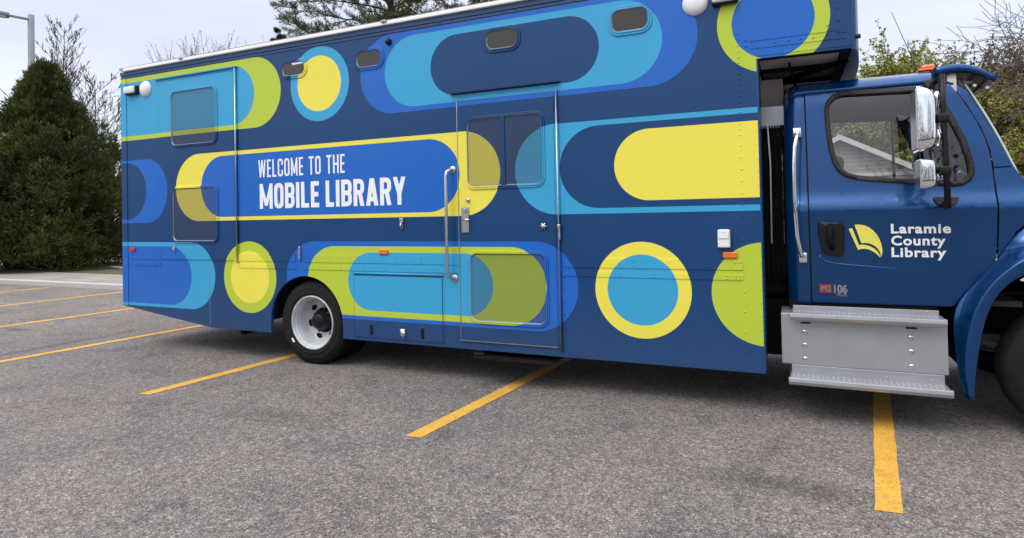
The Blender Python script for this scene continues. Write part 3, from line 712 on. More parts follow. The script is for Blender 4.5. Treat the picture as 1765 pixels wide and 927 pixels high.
# door details: handle, crease, badge, lettering
bm = bmesh.new(); hp = roundpoly([(.182, 1.598), (.365, 1.585), (.378, 1.56), (.368, 1.335), (.345, 1.305), (.235, 1.318), (.205, 1.35), (.180, 1.50)], .025)
a = poly_area_fill([hp]); cuts(a, .05)
for v in a.verts: v.co.y = yc(v.co.x, v.co.z)-.006
merge(bm, a); o = obj('door_handle', bm, M['black'], door, True); k = o.modifiers.new('t', 'SOLIDIFY'); k.thickness = .02
bm = bmesh.new(); tube(bm, [(.272, .190, 1.56), (.268, .160, 1.52), (.272, .158, 1.42), (.285, .188, 1.37)], [.03, .028, .026, .02], 10)
b2 = bmesh.new(); lathe(b2, [(.085, 0), (.088, -.012), (.075, -.014), (.07, 0)], (0, 0, 0), 28); merge(bm, b2, Matrix.Translation((.285, .194, 1.43)) @ Matrix.Diagonal((.85, 1, 1.15, 1)))
dome(bm, .255, .186, 1.585, .012, .6)
obj('handle_grip', bm, M['matte'], o)
bm = bmesh.new(); cr_ = [(.186, 1.318), (.20, 1.285), (.235, 1.262), (.30, 1.246), (.40, 1.236), (.55, 1.224), (.70, 1.215), (.84, 1.21)]
tube(bm, [(x, yc(x, z)+.004, z) for x, z in cr_], [.006, .010, .012, .012, .011, .009, .006, .002], 8); obj('door_crease', bm, M['cab'], door)
bm = bmesh.new(); tube(bm, [(.045, .175, 2.335), (.040, .10, 2.31), (.022, .09, 2.22), (.012, .085, 2.05), (.012, .085, 1.70), (.022, .085, 1.48), (.045, .09, 1.36), (.055, .12, 1.315), (.06, .19, 1.30)], [.016, .018, .018, .018, .018, .018, .018, .017, .015], 10)
for x, z in ((.045, 2.35), (.062, 1.295)): rbox(bm, (x, .20 if z < 2 else .265, z), (.07, .05 if z < 2 else .09, .085), .012)
tube(bm, [(.045, .25, 2.345), (.043, .12, 2.33)], .018, 8)
obj('cab_grab_handle', bm, M['chrome'], truck, True)
def text(name, s, size, x, y, z, m, parent, sx=1, bold=0, shear=0, ext=.0015, sp=1, follow=None):
    cu = bpy.data.curves.new(name, 'FONT'); cu.body = s; cu.size = size; cu.offset = bold; cu.extrude = ext; cu.shear = shear; cu.space_character = sp
    cu.resolution_u = 6
    t = bpy.data.objects.new(name, cu); C.objects.link(t); bpy.context.view_layer.update()
    me = bpy.data.meshes.new_from_object(t.evaluated_get(bpy.context.evaluated_depsgraph_get()))
    bpy.data.objects.remove(t); bpy.data.curves.remove(cu)
    for v in me.vertices:
        px_, pz, py = v.co.x*sx+x, v.co.y+z, -v.co.z
        v.co = (px_, (follow(px_, pz) if follow else y)+py-.0025, pz)
    me.name = name; me.materials.clear(); me.materials.append(m)
    o = bpy.data.objects.new(name, me); link(o, parent); me.update(); return o
fl = lambda x, z: yc(x, z)
for s, z, wd in (('Laramie', 1.4965, .395), ('County', 1.402, .36), ('Library', 1.309, .362)):
    o = text('lettering', s, .103, 0, 0, z, M['letter'], door, 1, .0030, sp=1.12)
    xs = [v.co.x for v in o.data.vertices]; x0, x1 = min(xs), max(xs); k = wd/(x1-x0)
    for v in o.data.vertices: v.co.x = .702+(v.co.x-x0)*k; v.co.y += yc(v.co.x, v.co.z)-.006
def decal(name, polys, m, parent, f=fl, off=.002, step=.05):
    bm = bmesh.new()
    for P in polys:
        a = poly_area_fill([P]); cuts(a, step); merge(bm, a)
    for v in bm.verts: v.co.y = f(v.co.x, v.co.z)-off
    bmesh.ops.recalc_face_normals(bm, faces=bm.faces)
    o = obj(name, bm, m, parent); k = o.modifiers.new('t', 'SOLIDIFY'); k.thickness = .0015; k.offset = 0; return o
mx_ = lambda p: (.408+(p[0]-437)*.001262, 1.567-(p[1]-100)*.001855)
bk = [[(470, 101), (497, 100), (525, 104), (550, 112), (573, 126), (592, 143), (606, 163), (616, 185), (621, 207), (620, 226), (611, 244), (611, 226), (600, 209), (585, 196), (566, 187), (545, 182), (525, 180), (506, 182)],
      [(436, 119), (456, 115), (492, 190), (508, 188), (532, 190), (556, 196), (577, 205), (594, 217), (605, 232), (608, 244), (593, 231), (575, 220), (553, 211), (530, 206), (508, 206), (486, 211)]]
decal('book_emblem', [[mx_(p) for p in q] for q in bk], M['lyel'], door)
bm = bmesh.new(); a = [(.182, 1.005), (.270, 1.003), (.270, 1.072), (.182, 1.074)]
o = decal('badge', [a], M['badge'], door, off=.006)
text('badge_lettering', 'M2', .062, .192, 0, 1.018, M['steel'], o, 1.0, .001, follow=lambda x, z: yc(x, z)-.007)
text('badge_lettering', '106', .092, .276, 0, 1.006, M['steel'], o, .80, .004, follow=lambda x, z: yc(x, z)-.003)
text('badge_lettering', 'PLUS', .032, .312, 0, .978, M['steel'], o, 1.0, .0005, follow=lambda x, z: yc(x, z)-.003)
# mirrors
bm = bmesh.new(); tube(bm, [(1.000, -.18, 2.655), (1.002, -.185, 2.42), (1.008, -.185, 2.05), (1.014, -.17, 1.69)], [.023, .021, .021, .022], 10)
tube(bm, [(1.0, -.17, 2.64), (1.0, .10, 2.645), (1.02, .31, 2.64)], .02, 8); tube(bm, [(1.012, -.16, 1.72), (1.04, .08, 1.72), (1.07, .22, 1.72)], .022, 8)
tube(bm, [(.99, -.115, 2.34), (.93, -.115, 2.335)], .028, 8); tube(bm, [(.998, -.115, 1.96), (.93, -.115, 1.965)], .026, 8)
for z in (2.34, 1.96): rbox(bm, (1.0, -.18, z), (.075, .07, .065), .012)
obj('mirror_arm', bm, M['black'], truck, True)
bm = bmesh.new(); hp = roundpoly([(.965, 2.70), (1.0, 2.625), (1.08, 2.60), (1.125, 2.64), (1.10, 2.705), (1.02, 2.715)], .04)
a = poly_area_fill([hp]); cuts(a, .05)
for v in a.verts: v.co.y = yc(v.co.x, v.co.z)-.03
merge(bm, a); o = obj('mirror_bracket', bm, M['black'], truck); k = o.modifiers.new('t', 'SOLIDIFY'); k.thickness = .03
bm = bmesh.new()
lw = roundpoly([(.985, 1.775), (1.165, 1.77), (1.13, 1.71), (1.07, 1.675), (1.02, 1.71)], .02)
a = poly_area_fill([lw]); cuts(a, .04)
for v in a.verts: v.co.y = yc(v.co.x, v.co.z)-.02
merge(bm, a); o = obj('mirror_bracket', bm, M['black'], truck); k = o.modifiers.new('t', 'SOLIDIFY'); k.thickness = .03
def mirror(x0, x1, z0, z1, y, d, name):
    """chrome shell, glass facing backwards"""
    bm = bmesh.new(); nz_, na = 16, 20; rings_ = []
    for i in range(nz_+1):
        t = i/nz_; z = z0+(z1-z0)*t
        e = (1-abs(2*t-1)**5)**.5; e = max(e, .02)
        rr = []
        for k in range(na+1):
            a = PI*k/na                        # half-round shell bulging forward (+x)
            cy = -math.cos(a); cx = math.sin(a)
            sgy = (abs(cy)**.55)*(1 if cy > 0 else -1); sgx = abs(cx)**.7
            rr.append(bm.verts.new((x0+(x1-x0)*sgx*(.55+.45*e)*(1 if 0 < t < 1 else .5), y+d*.5*sgy*(.82+.18*e), z)))
        rings_.append(rr)
    for a, b in zip(rings_, rings_[1:]):
        for k in range(na): bm.faces.new((a[k], a[k+1], b[k+1], b[k]))
    bm.faces.new([r[0] for r in rings_]+[r[-1] for r in rings_][::-1])
    bm.faces.new(rings_[0]); bm.faces.new(rings_[-1][::-1])
    o = auto(obj(name, bm, M['chrome'], truck), 50)
    bm = bmesh.new(); rbox(bm, (x0-.004, y, (z0+z1)/2), (.012, d*.9, (z1-z0)*.93), .005); obj('mirror_glass', bm, M['steel'], o)
    return o
m1 = mirror(.835, .965, 2.105, 2.575, -.13, .25, 'mirror'); m2 = mirror(.85, .955, 1.83, 2.05, -.13, .24, 'convex_mirror')
bm = bmesh.new(); tube(bm, [(.968, -.15, 2.54), (.975, -.15, 2.50), (.965, -.15, 2.40)], [.014, .018, .012], 8); tube(bm, [(.965, -.15, 2.30), (.985, -.15, 2.2), (.97, -.15, 2.14)], [.012, .018, .014], 8)
tube(bm, [(.955, -.14, 1.93), (.985, -.14, 1.91)], .018, 8)
obj('mirror_bracket', bm, M['chrome'], truck, True)
# step box
sb = bmesh.new(); box(sb, -.115, 1.032, .06, .45, .430, .846)
for x in (.06, .795):
    for z in (.70, .592, .478): dome(sb, x, .06, z, .021, .5, 12, mi=1)
st = bevel(obj('step_box', sb, [M['alu'], M['steel']], truck), .006)
for x in (.068, .80):
    bm = bmesh.new(); rbox(bm, (x, .058, .772), (.075, .01, .014), .004); obj('vent_slot', bm, M['black'], st)
def tread(x0, x1, z, name, yo):
    bm = bmesh.new(); box(bm, x0, x1, yo, .25, z, z+.012); o = None
    for i in range(int((x1-x0)/.036)):          # raised grip dimples
        for y in (yo+.035, yo+.08, yo+.125): dome(bm, x0+.025+.036*i, y, z+.012, .010, .4, 8, (0, 0, 1))
    pts = [(yo, z+.014), (yo-.018, z+.008), (yo-.022, z-.02), (yo-.01, z-.045), (yo+.012, z-.05), (yo+.012, z-.035), (yo, z-.01)]
    a = [bm.verts.new((x0-.012, y, q)) for y, q in pts]; b = [bm.verts.new((x1+.014, y, q)) for y, q in pts]
    bm.faces.new(a); bm.faces.new(b)
    for k in range(len(pts)): bm.faces.new((a[k], a[(k+1) % len(pts)], b[(k+1) % len(pts)], b[k]))
    yb_ = .13 if z > .6 else .052
    box(bm, x0+.012, x1-.012, yb_, yb_+.012, z+.010, z+(.055 if z > .6 else .084))
    for k in range(4): dome(bm, x0+.09+(x1-x0-.18)*k/3, yb_, z+.040, .008, .6)
    return bevel(obj(name, bm, M['alu'], st), .003)
tread(-.035, 1.005, .848, 'upper_tread', .0); tread(-.055, 1.015, .345, 'lower_tread', -.085)
bm = bmesh.new(); box(bm, -.05, 1.0, .25, .5, .86, .93); obj('cab_sill', bm, M['matte'], truck)
# fender and hood
lip = [(1.183, .256), (1.192, .45), (1.215, .64), (1.256, .86), (1.325, 1.03), (1.412, 1.145), (1.530, 1.22), (1.70, 1.272), (1.86, 1.285), (2.05, 1.25), (2.25, 1.14), (2.40, .95), (2.47, .62)]
crs = [(1.150, .262), (1.120, .47), (1.138, .70), (1.182, .90), (1.262, 1.08), (1.370, 1.215), (1.520, 1.342), (1.70, 1.41), (1.90, 1.42), (2.15, 1.37), (2.40, 1.22), (2.60, 1.0), (2.70, .62)]
otr = [(1.128, .275), (1.096, .46), (1.086, .70), (1.090, .935), (1.245, 1.115), (1.392, 1.29), (1.500, 1.52), (1.70, 1.62), (1.93, 1.62), (2.2, 1.55), (2.5, 1.38), (2.72, 1.15), (2.78, .62)]
oy = [.07, .12, .165, .20, .215, .215, .20, .20, .20, .20, .20, .16, .08]
for far in (False, True):
    bm = bmesh.new(); rws = []
    for i in range(len(lip)):
        l = Vector(lip[i]); c_ = Vector(crs[i]); o_ = Vector(otr[i]); mid = (l+c_)/2
        ins = (Vector((1.86, .50))-l).normalized()*.015
        row = [(l+ins, .16), (l+ins*.8, .07), (l, .045), (mid, .035), (c_*.85+mid*.15, .035), (c_, .042), (c_*.75+o_*.25, .042+(oy[i]-.042)*.55), (c_*.4+o_*.6, .042+(oy[i]-.042)*.85), (o_, oy[i])]
        rws.append([bm.verts.new((p.x, W-y if far else y, p.y)) for p, y in row])
    for a, b in zip(rws, rws[1:]):
        for k in range(len(a)-1): bm.faces.new((a[k], a[k+1], b[k+1], b[k]))
    o = obj('fender', bm, M['cab'], truck, True); s = o.modifiers.new('s', 'SUBSURF'); s.levels = s.render_levels = 2
    k = o.modifiers.new('t', 'SOLIDIFY'); k.thickness = .012
    bm = bmesh.new(); n = 20; y0, y1 = (.20, .80) if not far else (W-.8, W-.20)
    A = [bm.verts.new((1.86-.71*math.cos(PI*k/n), y0, .45+.80*math.sin(PI*k/n))) for k in range(n+1)]; B = [bm.verts.new((1.86-.71*math.cos(PI*k/n), y1, .45+.80*math.sin(PI*k/n))) for k in range(n+1)]
    for k in range(n): bm.faces.new((A[k], A[k+1], B[k+1], B[k]))
    obj('fender_liner', bm, M['matte'], truck)
bm = bmesh.new(); rws = []
for x, z0, z1, yi in ((1.50, 1.58, 1.84, .21), (1.60, 1.62, 1.86, .21), (1.75, 1.63, 1.84, .205), (1.95, 1.62, 1.80, .205), (2.2, 1.55, 1.74, .21), (2.45, 1.40, 1.66, .23), (2.62, 1.25, 1.58, .28), (2.72, 1.1, 1.48, .36), (2.76, .95, 1.3, .42), (2.78, .62, .9, .45)):
    half = [(yi, z0), (yi+.05, z0+.1*(z1-z0)+.02), (yi+.12, z0+.75*(z1-z0)), (yi+.25, z1-.02), (yi+.5, z1+.01), (1.25, z1+.03)]
    full = half+[(W-y, z) for y, z in half[-2::-1]]
    rws.append([bm.verts.new((x, y, z)) for y, z in full])
for a, b in zip(rws, rws[1:]):
    for k in range(len(a)-1): bm.faces.new((a[k], a[k+1], b[k+1], b[k]))
o = obj('hood', bm, M['cab'], truck, True); s = o.modifiers.new('s', 'SUBSURF'); s.levels = s.render_levels = 2
bm = bmesh.new(); rbox(bm, (2.785, 1.25, 1.12), (.06, 1.15, .56), .03); o = obj('grille', bm, M['chrome'], truck)
bm = bmesh.new()
for k in range(7): box(bm, 2.81, 2.825, .74, 1.76, .90+.065*k, .935+.065*k)
obj('grille_bar', bm, M['black'], o)
for y in (.42, W-.42):
    bm = bmesh.new(); rbox(bm, (2.73, y, 1.0), (.12, .32, .24), .05, 4); obj('headlight', bm, M['lens'], truck, True)
bm = bmesh.new(); rbox(bm, (2.90, 1.25, .62), (.14, 2.3, .30), .05, 3); obj('bumper', bm, M['chrome'], truck)

# ---- WELCOME TO THE / MOBILE LIBRARY : condensed strokes
def stroke(path, w_, closed=False):
    """flat ribbon polygon(s) round a centre line"""
    n = len(path); L_, R_ = [], []
    for i in range(n):
        p = Vector(path[i]); a = Vector(path[i-1]) if (i or closed) else None; b = Vector(path[(i+1) % n]) if (i < n-1 or closed) else None
        d1 = (p-a).normalized() if a is not None else None; d2 = (b-p).normalized() if b is not None else None
        if d1 is None: d1 = d2
        if d2 is None: d2 = d1
        t = (d1+d2); t = t.normalized() if t.length > 1e-5 else d1
        nrm = Vector((-t.y, t.x)); k = w_/2/max(.3, nrm.dot(Vector((-d1.y, d1.x))))
        L_.append(p+nrm*k); R_.append(p-nrm*k)
    return L_, R_
def glyph(ch, W_, H, s):
    """strokes of one condensed capital; s stroke width"""
    h = s/2; r = min(W_*.42, H*.2); l, r_, b, t = h, W_-h, h, H-h
    def rc(p, rad, cl=False):
        out = []; N = len(p)
        for i in range(N):
            if not cl and i in (0, N-1): out.append(p[i]); continue
            q = Vector(p[i]); a = Vector(p[i-1])-q; c = Vector(p[(i+1) % N])-q; d = min(rad, a.length*.5, c.length*.5)
            S0 = q+a.normalized()*d; E0 = q+c.normalized()*d
            for k in range(7):
                u = k/6; out.append(tuple(S0*(1-u)**2+q*2*u*(1-u)+E0*u*u))
        return out
    m = H/2; w_ = s*1.06
    def q(xa, za, xb, zb, ww=None): ww = ww or w_; return ('Q', [(xa, za), (xa+ww, za), (xb+ww, zb), (xb, zb)])
    g = {'O': [(rc([(l, b), (r_, b), (r_, t), (l, t)], r, True), True)],
         'C': [(rc([(r_, H*.36), (r_, b), (l, b), (l, t), (r_, t), (r_, H*.64)], r), False)],
         'L': [([(l, 0), (l, H)], False), ([(0, b), (W_*.96, b)], False)],
         'E': [([(l, 0), (l, H)], False), ([(0, b), (W_*.96, b)], False), ([(0, t), (W_*.96, t)], False), ([(0, m), (W_*.88, m)], False)],
         'T': [([(W_/2, 0), (W_/2, H)], False), ([(0, t), (W_, t)], False)],
         'H': [([(l, 0), (l, H)], False), ([(r_, 0), (r_, H)], False), ([(l, m), (r_, m)], False)],
         'I': [([(h, 0), (h, H)], False)],
         'M': [([(l, 0), (l, H)], False), ([(r_, 0), (r_, H)], False), q(0, H, W_/2-w_*.42, H*.12, w_*.84), q(W_-w_*.84, H, W_/2-w_*.42, H*.12, w_*.84)],
         'W': [q(0, H, W_*.27-w_*.42, 0, w_*.84), q(W_/2-w_*.42, H, W_*.27-w_*.42, 0, w_*.84), q(W_/2-w_*.42, H, W_*.73-w_*.42, 0, w_*.84), q(W_-w_*.84, H, W_*.73-w_*.42, 0, w_*.84)],
         'B': [([(l, 0), (l, H)], False), (rc([(h, t), (r_, t), (r_, m), (h, m)], r*.8), False), (rc([(h, m), (r_, m), (r_, b), (h, b)], r*.8), False)],
         'R': [([(l, 0), (l, H)], False), (rc([(h, t), (r_, t), (r_, m), (h, m)], r*.8), False), q(W_*.40, m, W_-w_, 0)],
         'A': [q(0, 0, W_/2-w_*.55, H), q(W_-w_, 0, W_/2-w_*.45, H), ([(W_*.22, H*.24), (W_*.78, H*.24)], False)],
         'Y': [q(0, H, W_/2-w_/2, H*.40), q(W_-w_, H, W_/2-w_/2, H*.40), ([(W_/2, H*.43), (W_/2, 0)], False)]}
    return g[ch]
def word_line(name, s, x0, x1, z0, H, sw, widths, gap, spc, f):
    bm = bmesh.new(); tot = 0
    for ch in s: tot += (spc if ch == ' ' else widths.get(ch, 1)+gap)
    u = (x1-x0)/(tot-gap); x = x0; k = 0
    for ch in s:
        if ch == ' ': x += spc*u; continue
        wd = widths.get(ch, 1)*u
        for path, cl in glyph(ch, wd, H, sw):
            if path == 'Q':
                k += 1; bm.faces.new([bm.verts.new((x+p[0], -.0012-.00012*(k % 5), z0+p[1])) for p in cl]); continue
            L_, R_ = stroke(path, sw, cl); k += 1; y = -.0012-.00012*(k % 5); n = len(L_)
            clampz = lambda p: (p[0], min(H, max(0, p[1])))
            Q = [(clampz(L_[i]), clampz(R_[i])) for i in range(n)]
            for i in range(n if cl else n-1):
                j = (i+1) % n; q = [Q[i][0], Q[i][1], Q[j][1], Q[j][0]]
                try: bm.faces.new([bm.verts.new((x+p[0], y, z0+p[1])) for p in q])
                except ValueError: pass
        x += wd+gap*u
    bmesh.ops.remove_doubles(bm, verts=bm.verts, dist=.00001)
    for fc in bm.faces: fc.normal_update()
    fl_ = [fc for fc in bm.faces if fc.normal.y > 0]; bmesh.ops.reverse_faces(bm, faces=fl_)
    return obj(name, bm, M['letter'], truck, recalc=False)
wd1 = dict(W=1.45, M=1.25, L=.78, E=.8, T=.92, I=.3)
word_line('lettering', 'WELCOME TO THE', -5.905, -4.583, 2.213, .213, .0235, wd1, .27, .75, None)
wd2 = dict(M=1.42, I=.36, L=.84, E=.86, A=1.12, Y=1.1)
word_line('lettering', 'MOBILE LIBRARY', -5.89, -3.77, 1.833, .302, .052, wd2, .16, .46, None)
# ------------------------------------------------------------ ground
def nmat(name, build, rough=.9):
    m = bpy.data.materials.new(name); m.use_nodes = True; n = m.node_tree; b = n.nodes['Principled BSDF']; b.inputs['Roughness'].default_value = rough
    b.inputs['Specular IOR Level'].default_value = .3; build(n, b); return m
def coords(n):
    t = n.nodes.new('ShaderNodeTexCoord'); return t.outputs['Object']
def noise_(n, v, sc, det=4, rgh=.5):
    t = n.nodes.new('ShaderNodeTexNoise'); t.inputs['Scale'].default_value = sc; t.inputs['Detail'].default_value = det; t.inputs['Roughness'].default_value = rgh
    n.links.new(v, t.inputs['Vector']); return t.outputs[0]
def ramp(n, v, stops):
    t = n.nodes.new('ShaderNodeValToRGB'); c = t.color_ramp; c.elements[0].position = stops[0][0]; c.elements[0].color = (*stops[0][1], 1)
    c.elements[1].position = stops[-1][0]; c.elements[1].color = (*stops[-1][1], 1)
    for p, q in stops[1:-1]: e = c.elements.new(p); e.color = (*q, 1)
    n.links.new(v, t.inputs[0]); return t.outputs[0]
def mul(n, a, b):
    t = n.nodes.new('ShaderNodeMix'); t.data_type = 'RGBA'; t.blend_type = 'MULTIPLY'; t.inputs[0].default_value = 1
    n.links.new(a, t.inputs[6]); n.links.new(b, t.inputs[7]); return t.outputs[2]
def mixc(n, f, a, b):
    t = n.nodes.new('ShaderNodeMix'); t.data_type = 'RGBA'; n.links.new(f, t.inputs[0])
    for i, q in ((6, a), (7, b)):
        if isinstance(q, tuple): t.inputs[i].default_value = (*q, 1)
        else: n.links.new(q, t.inputs[i])
    return t.outputs[2]
def bump(n, b, v, st, dist=.01):
    t = n.nodes.new('ShaderNodeBump'); t.inputs['Strength'].default_value = st; t.inputs['Distance'].default_value = dist
    n.links.new(v, t.inputs['Height']); n.links.new(t.outputs[0], b.inputs['Normal'])
def asph(n, b, paint=False):
    c = coords(n)
    vo = n.nodes.new('ShaderNodeTexVoronoi'); vo.inputs['Scale'].default_value = 125; n.links.new(c, vo.inputs['Vector'])
    sepc = n.nodes.new('ShaderNodeSeparateColor'); n.links.new(vo.outputs['Color'], sepc.inputs[0])
    stones = ramp(n, sepc.outputs[0], [(0, (.082, .076, .074)), (.25, (.142, .130, .126)), (.62, (.196, .179, .173)), (.90, (.280, .257, .248)), (1, (.44, .41, .40))])
    vo2 = n.nodes.new('ShaderNodeTexVoronoi'); vo2.inputs['Scale'].default_value = 46; n.links.new(c, vo2.inputs['Vector'])
    s2 = n.nodes.new('ShaderNodeSeparateColor'); n.links.new(vo2.outputs['Color'], s2.inputs[0])
    st2 = ramp(n, s2.outputs[1], [(0, (.72, .72, .73)), (.5, (.96, .95, .95)), (1, (1.25, 1.22, 1.21))])
    f1 = noise_(n, c, 16, 4); g1 = ramp(n, f1, [(.32, (.84, .84, .84)), (.68, (1.14, 1.14, 1.14))])
    f2 = noise_(n, c, .55, 6, .6); g2 = ramp(n, f2, [(.3, (.80, .81, .82)), (.5, (.98, .965, .955)), (.72, (1.14, 1.06, 1.03))])
    f3 = noise_(n, c, 1.9, 5, .6); g3 = ramp(n, f3, [(.36, (.80, .80, .82)), (.46, (1, 1, 1)), (1, (1, 1, 1))])
    col = mul(n, mul(n, mul(n, mul(n, stones, st2), g1), g2), g3)
    # crack across the far stalls, and oil-dark stains with shapes of their own
    sx = n.nodes.new('ShaderNodeSeparateXYZ'); n.links.new(c, sx.inputs[0])
    def stain(cx, cy, rx, ry, dark, col):
        mp_ = n.nodes.new('ShaderNodeMapping'); mp_.inputs['Location'].default_value = (-cx/rx, -cy/ry, 0); mp_.inputs['Scale'].default_value = (1/rx, 1/ry, 0)
        n.links.new(c, mp_.inputs[0]); l = n.nodes.new('ShaderNodeVectorMath'); l.operation = 'LENGTH'; n.links.new(mp_.outputs[0], l.inputs[0])
        a = n.nodes.new('ShaderNodeMath'); a.operation = 'ADD'; n.links.new(l.outputs['Value'], a.inputs[0])
        q = noise_(n, c, 3.5, 5, .7); m2 = n.nodes.new('ShaderNodeMath'); m2.operation = 'MULTIPLY'; m2.inputs[1].default_value = 1.3; n.links.new(q, m2.inputs[0]); n.links.new(m2.outputs[0], a.inputs[1])
        k = ramp(n, a.outputs[0], [(.75, (dark,)*3), (1.0, (1, 1, 1))])
        mr_ = n.nodes.new('ShaderNodeMapRange'); mr_.inputs[1].default_value = .6; mr_.inputs[2].default_value = 1.6; mr_.inputs[3].default_value = dark; mr_.inputs[4].default_value = 1; n.links.new(a.outputs[0], mr_.inputs[0])
        v = n.nodes.new('ShaderNodeCombineXYZ'); [n.links.new(mr_.outputs[0], v.inputs[i]) for i in range(3)]
        return mul(n, col, v.outputs[0])
    col = stain(-4.1, -1.5, .75, .28, .66, col); col = stain(-.1, -1.35, .9, .22, .6, col); col = stain(-11.5, .2, .55, .12, .5, col); col = stain(-9.45, -.2, .16, 1.9, .6, col)
    col = stain(-2.6, -2.6, 1.2, .4, .85, col)
    # thin cracks
    wv = n.nodes.new('ShaderNodeTexVoronoi'); wv.feature = 'DISTANCE_TO_EDGE'; wv.inputs['Scale'].default_value = .22
    wd_ = n.nodes.new('ShaderNodeVectorMath'); wd_.operation = 'ADD'; nz_ = n.nodes.new('ShaderNodeTexNoise'); nz_.inputs['Scale'].default_value = 1.6; nz_.inputs['Detail'].default_value = 6
    n.links.new(c, nz_.inputs['Vector']); n.links.new(c, wd_.inputs[0]); n.links.new(nz_.outputs['Color'], wd_.inputs[1]); n.links.new(wd_.outputs[0], wv.inputs['Vector'])
    ck = ramp(n, wv.outputs['Distance'], [(0, (.72, .72, .72)), (.0018, (1, 1, 1)), (1, (1, 1, 1))]); col = mul(n, col, ck)
    if paint:
        py_ = ramp(n, noise_(n, c, 5, 4), [(.3, (.62, .33, .045)), (.7, (.74, .42, .07))])
        wear = noise_(n, c, 38, 5, .7); wm = ramp(n, wear, [(.33, (0, 0, 0)), (.41, (1, 1, 1))])
        sh = ramp(n, sepc.outputs[0], [(0, (.62, .6, .55)), (.3, (.92, .92, .9)), (1, (1.06, 1.06, 1.06))])
        col = mixc(n, wm, col, mul(n, py_, sh))
    n.links.new(col, b.inputs['Base Color'])
    ad_n = n.nodes.new('ShaderNodeMath'); ad_n.operation = 'ADD'; n.links.new(vo.outputs['Distance'], ad_n.inputs[0]); n.links.new(f1, ad_n.inputs[1])
    bump(n, b, ad_n.outputs[0], .5 if paint else .8, .006)
ASP = nmat('asphalt', asph, .88); PNT = nmat('yellow_road_paint', lambda n, b: asph(n, b, True), .7)
def conc(n, b):
    c = coords(n); a = ramp(n, noise_(n, c, 60, 4), [(.3, (.24, .225, .21)), (.7, (.34, .32, .30))]); q = ramp(n, noise_(n, c, .9, 6), [(.3, (.78, .77, .76)), (.7, (1.08, 1.06, 1.04))])
    n.links.new(mul(n, a, q), b.inputs['Base Color']); bump(n, b, noise_(n, c, 80, 3), .3, .004)
CON = nmat('concrete', conc)
def kerbm(n, b):
    c = coords(n); a = ramp(n, noise_(n, c, 50, 4), [(.3, (.38, .37, .35)), (.7, (.5, .49, .47))]); n.links.new(a, b.inputs['Base Color']); bump(n, b, noise_(n, c, 60, 3), .3, .004)
KER = nmat('kerb_concrete', kerbm)
def grassm(n, b):
    c = coords(n); a = ramp(n, noise_(n, c, 9, 6, .7), [(.3, (.045, .05, .018)), (.5, (.11, .095, .045)), (.72, (.17, .14, .08))]); n.links.new(a, b.inputs['Base Color']); bump(n, b, noise_(n, c, 25, 5), .8, .05)
GRS = nmat('dry_grass', grassm)
def mulchm(n, b):
    c = coords(n); a = ramp(n, noise_(n, c, 18, 6, .7), [(.3, (.02, .013, .008)), (.7, (.075, .05, .035))]); n.links.new(a, b.inputs['Base Color']); bump(n, b, noise_(n, c, 30, 4), 1, .03)
MUL = nmat('mulch', mulchm)
def sheet(name, x0, x1, y0, y1, z, m):
    bm = bmesh.new(); bm.faces.new([bm.verts.new(p) for p in ((x0, y0, z), (x1, y0, z), (x1, y1, z), (x0, y1, z))])
    return struct(obj(name, bm, m))
sheet('ground', -700, 700, -700, 700, -.03, GRS)
sheet('parking_lot', -60, 60, -32, 4.36, 0, ASP)
bm = bmesh.new(); box(bm, -60, 60, 4.35, 4.52, -.02, .13); k = struct(bevel(obj('kerb', bm, KER), .02, 3))
bm = bmesh.new(); x = -60
while x < 60: box(bm, x+.004, x+1.796, 4.524, 6.3, -.02, .122); x += 1.8
struct(bevel(obj('sidewalk', bm, CON), .01, 2))
bm = bmesh.new(); box(bm, -60, 60, 6.302, 8.0, -.02, .10); struct(obj('lawn', bm, GRS))
bm = bmesh.new(); box(bm, -60, 60, 8.0, 8.16, -.02, .15); struct(bevel(obj('kerb', bm, KER), .02))
sheet('back_road', -60, 60, 8.16, 16, -.01, CON)
bm = bmesh.new(); box(bm, -60, 60, 16, 16.16, -.03, .12); struct(obj('kerb', bm, KER))
# stall lines
for k in range(-6, 6):
    x0 = -2.79+3.165*k; sl_ = .0985; ya, yb = -1.5, 4.2
    bm = bmesh.new(); n_ = 40; rr = random.Random(k)
    L_ = []; R_ = []
    for i in range(n_+1):
        y = ya+(yb-ya)*i/n_; xx = x0+sl_*(y-ya)
        L_.append(bm.verts.new((xx+rr.uniform(-.004, .004), y, .004))); R_.append(bm.verts.new((xx+.138+rr.uniform(-.004, .004), y+.014, .004)))
    for i in range(n_): bm.faces.new((L_[i], R_[i], R_[i+1], L_[i+1]))
    struct(obj('stall_line', bm, PNT))
# planting bed under the evergreen
bm = bmesh.new(); vs_ = []
N_ = 40; top = bm.verts.new((-24.3, 7.6, .30)); rim_ = []
for k in range(N_):
    a = 2*PI*k/N_; q = 1+.08*math.sin(3*a)+.05*math.sin(7*a); rim_.append(bm.verts.new((-24.3+3.1*q*math.cos(a), 7.6+2.7*q*math.sin(a), .118)))
for k in range(N_): bm.faces.new((rim_[k], rim_[(k+1) % N_], top))
struct(obj('planting_bed', bm, MUL, smooth=True))

